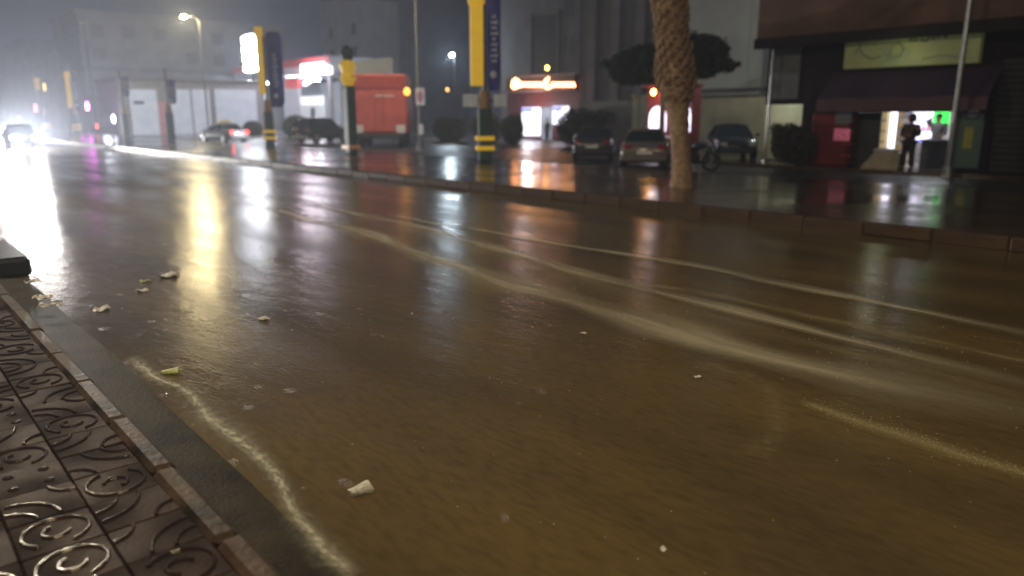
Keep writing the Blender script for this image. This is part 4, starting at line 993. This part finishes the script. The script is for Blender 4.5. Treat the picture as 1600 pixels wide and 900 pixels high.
# yellow sign board
y0, y1, z0, z1 = rect(1320, 1532, 48, 103, X-.6)
t_ = thing('shop_sign', 'dull yellow green shop sign board with worn dark lettering', 'sign', (X-.5, (y0+y1)/2, z0))
signm = mat('sign_yellow_green', (.30,.31,.11), .5, scale=2.2, var=.35, col2=(.20,.24,.16), emit=(.62,.66,.25), estr=.03)
MB().box(X-.60, X-.35, y0, y1, z0, z1, .02).build('board', signm, t_, True)
ink = mat('worn_ink', (.14,.18,.14), .6); ink2 = mat('faded_ink', (.27,.32,.20), .6)
def pen(pts, r, mm):
    q = [on_x(u, v, X-.615) for u, v in pts]; MB().tube(q, r, 6).build('letter', mm, t_, True)
pen([(1372,56),(1352,60),(1343,72),(1348,86),(1362,92),(1374,88)], .035, ink2)
pen([(1388,90),(1394,72),(1404,66),(1412,76),(1406,88),(1394,88)], .035, ink2)
pen([(1420,64),(1428,58),(1434,64),(1424,64)], .03, ink); pen([(1420,64),(1426,54),(1432,64)], .03, ink)
pen([(1440,64),(1440,54),(1448,52),(1452,60),(1448,64),(1440,64)], .035, ink)
pen([(1458,62),(1460,50),(1466,58),(1472,49),(1478,60)], .04, ink)
pen([(1336,84),(1346,70)], .02, ink2); pen([(1440,92),(1470,86),(1500,90)], .02, ink2)
for y in (y0+.3, y1-.3): MB().box(X-.348, X-.003, y-.04, y+.04, z0+.3, z0+.38).build('bracket', darkmetal, t_, True)
point('sign_bulb', t_, (-1.0, 0, .3), 9, (.9,1,.6), .3)
# dark bush/cart at 1225-1250
q = on_x(1228, 235, 25.6); leafy('shrub', 'dark rounded shrub at the left corner of the brown building', 'shrub', (25.7, q.y, .13), [(0,0,.75,.5,.62,.72),(0,-.5,.6,.5,.5,.62)], 1800, .09, None, 'shrubs by the right building', seed=77, m=mat('dark_brown_leaf', (.05,.035,.025), .5, var=.5))

# ------------------------------------------------------------------ people
def skinned(name, verts, edges, radii, m, parent, sub=2):
    me = bpy.data.meshes.new(name); me.from_pydata(verts, edges, []); me.materials.append(m)
    o = bpy.data.objects.new(name, me); C.objects.link(o); o.parent = parent
    md = o.modifiers.new('skin', 'SKIN'); md.use_smooth_shade = True
    if not me.skin_vertices: me.skin_vertices.new()
    for i, r in enumerate(radii): me.skin_vertices[0].data[i].radius = (r, r) if not isinstance(r, tuple) else r
    me.skin_vertices[0].data[0].use_root = True
    s = o.modifiers.new('sub', 'SUBSURF'); s.levels = sub; s.render_levels = sub
    return o
def person(label, loc, rz, jacket, trousers, skin, hair, arms, legs=.13, hood=False, group=None):
    """faces local +x, arms: {side: (shoulder, elbow, wrist)}"""
    t = thing('person', label, 'person', loc, rz, group)
    V = [(0,0,.95),(0,0,1.12),(0,0,1.34),(0,0,1.46),(.0,0,1.53),(.015,0,1.63),(.01,0,1.73)]
    Rr = [(.15,.12),(.135,.105),(.155,.11),(.08,.07),(.055,.055),(.085,.095),(.065,.07)]
    E = [(0,1),(1,2),(2,3),(3,4),(4,5),(5,6)]
    def chain(start, pts, rr):
        prev = start
        for p, r in zip(pts, rr): V.append(p); Rr.append(r); E.append((prev, len(V)-1)); prev = len(V)-1
        return prev
    for s in (-1, 1):
        chain(0, [(0,s*.10,.90),(.02,s*legs,.50),(-.01,s*(legs+.02),.09),(.12,s*(legs+.03),.04)], [.10,.062,.042,.04])
        sh, el, wr = arms[s]; e = chain(2, [sh, el, wr], [.058,.042,.028])
        d = (Vector(wr)-Vector(el)).normalized(); up = Vector((0,0,1)); sd = d.cross(up)
        if sd.length < .2: sd = Vector((0,1,0))
        sd.normalize(); palm = Vector(wr)+d*.07; pi = chain(e, [tuple(palm)], [.030])
        for k in range(4):
            b0 = palm+sd*(.027-.018*k); ln = (.062,.072,.068,.052)[k]; curl = d.cross(sd)*-.03
            chain(pi, [tuple(b0+d*.03), tuple(b0+d*(.03+ln*.5)+curl*.4), tuple(b0+d*(.03+ln*.8)+curl)], [.010,.009,.008])
        th = Vector(wr)+d*.03+sd*.035; chain(e, [tuple(th), tuple(th+d*.045+sd*.012)], [.011,.009])
    skinned('body', V, E, Rr, skin, t)
    # jacket
    JV = [(0,0,.88),(0,0,1.0),(0,0,1.15),(0,0,1.36),(0,0,1.47)]; JR = [(.205,.16),(.21,.165),(.205,.16),(.21,.15),(.10,.09)]; JE = [(0,1),(1,2),(2,3),(3,4)]
    for s in (-1,1):
        sh, el, wr = arms[s]; i = len(JV); w3 = Vector(el).lerp(Vector(wr), .93)
        JV += [sh, el, tuple(w3)]; JR += [.10,.08,.06]; JE += [(3,i),(i,i+1),(i+1,i+2)]
    skinned('jacket', JV, JE, JR, jacket, t)
    TV = [(0,0,.95),(0,-.10,.86),(.02,-legs,.50),(-.01,-(legs+.02),.10),(0,.10,.86),(.02,legs,.50),(-.01,legs+.02,.10)]
    skinned('trousers', TV, [(0,1),(1,2),(2,3),(0,4),(4,5),(5,6)], [.17,.13,.095,.085,.13,.095,.085], trousers, t)
    for s in (-1,1): skinned('shoe', [(-.05,s*(legs+.02),.05),(.06,s*(legs+.025),.045),(.16,s*(legs+.03),.035)], [(0,1),(1,2)], [.055,.052,.04], dark, t)
    if hood: MB().blob((-.02,0,1.67),(.13,.125,.15),3,.02,2).build('hood', jacket, t, smooth=True)
    else: MB().blob((-.025,0,1.70),(.11,.10,.115),3,.03,2).build('hair', hair, t, smooth=True)
    f = MB(); f.blob((.112,0,1.63),(.018,.014,.022),1); f.build('nose', skin, t)
    for s in (-1,1):
        MB().blob((.092,s*.033,1.655),(.010,.012,.008),1).build('eye', dark, t); MB().blob((.0,s*.10,1.64),(.018,.010,.03),1).build('ear', skin, t)
    MB().blob((.098,0,1.585),(.008,.025,.006),1).build('mouth', mat('lips', (.3,.1,.09), .5), t)
    return t
skin = mat('skin', (.42,.25,.17), .5); hairm = mat('black_hair', (.015,.012,.01), .5)
jk1 = mat('dark_maroon_jacket', (.045,.020,.022), .55); tr1 = mat('black_trousers', (.015,.015,.02), .6)
q = on_z(1420, 273, .13)
person('person in dark jacket with hood standing with legs apart before the lit doorway', (25.75, on_x(1420,230,25.75).y, .13), R(165), jk1, tr1, skin, hairm,
       {-1: ((.0,-.22,1.40),(-.03,-.31,1.13),(.20,-.14,1.10)), 1: ((0,.22,1.40),(-.03,.31,1.13),(.20,.12,1.12))}, .14, True)
person('person in grey top standing inside the shop beside the green screen', (X+1.35, on_x(1464,210,X+1.35).y, .15), R(175), mat('grey_top', (.20,.20,.21), .7), tr1, skin, hairm,
       {-1: ((0,-.20,1.40),(.12,-.30,1.50),(.18,-.16,1.62)), 1: ((0,.20,1.40),(.02,.27,1.12),(.22,.20,1.06))}, .12)
person('dark figure in the doorway of the neon sign shop', (43.2, on_x(855,190,43.2).y, .0), R(180), mat('dark_green_coat', (.03,.06,.05), .6), tr1, skin, hairm,
       {-1: ((0,-.20,1.40),(0,-.27,1.12),(.05,-.25,.88)), 1: ((0,.20,1.40),(0,.27,1.12),(.05,.25,.88))}, .12)

# overhead cables at upper left
cab = mat('pale_cable', (.30,.26,.26), .5)
for i, (a, b, sag, lab) in enumerate([((-200,190),(132,34),.6,'upper pale overhead cable slanting across the top left'),((-200,170),(130,50),.8,'lower pale overhead cable slanting across the top left')]):
    q0 = on_x(b[0], b[1], 20.6); m = MB(); q1 = Vector((20.6, 190, 7.2)) if i == 0 else Vector((20.6, 190, 6.4)); pts = []
    for k in range(25): f = k/24; p = q0.lerp(q1, f); p.z -= sag*4*f*(1-f); pts.append(p)
    o = m.tube(pts, .05, 6).build('overhead_cable', cab); tag(o, lab, 'cable', 'overhead cables')
q0 = on_x(131, 34, 20.6); t = thing('cable_pole', 'tall hazy pole carrying the cables at upper left', 'pole', (20.6, q0.y, 0)); MB().tube([(0,0,0),(0,0,q0.z+.2)], [.12,.08], 8).build('post', darkmetal, t); MB().box(-.4,.4,-.05,.05,q0.z-.15,q0.z-.05).build('crossarm', metal, t)

# ------------------------------------------------------------------ rain haze
m = MB().box(-70, 150, -60, 300, -2.2, 24)
hm = bpy.data.materials.new('rain_haze'); hm.use_nodes = True; nt = hm.node_tree; nt.nodes.remove(nt.nodes['Principled BSDF'])
pv = nt.nodes.new('ShaderNodeVolumePrincipled'); pv.inputs['Color'].default_value = (.74,.82,1,1); pv.inputs['Density'].default_value = .0034; pv.inputs['Anisotropy'].default_value = .55
nt.links.new(pv.outputs[0], nt.nodes['Material Output'].inputs['Volume'])
hz = m.build('haze', hm); tag(hz, 'thin rain haze filling the whole street', None, None, 'stuff')
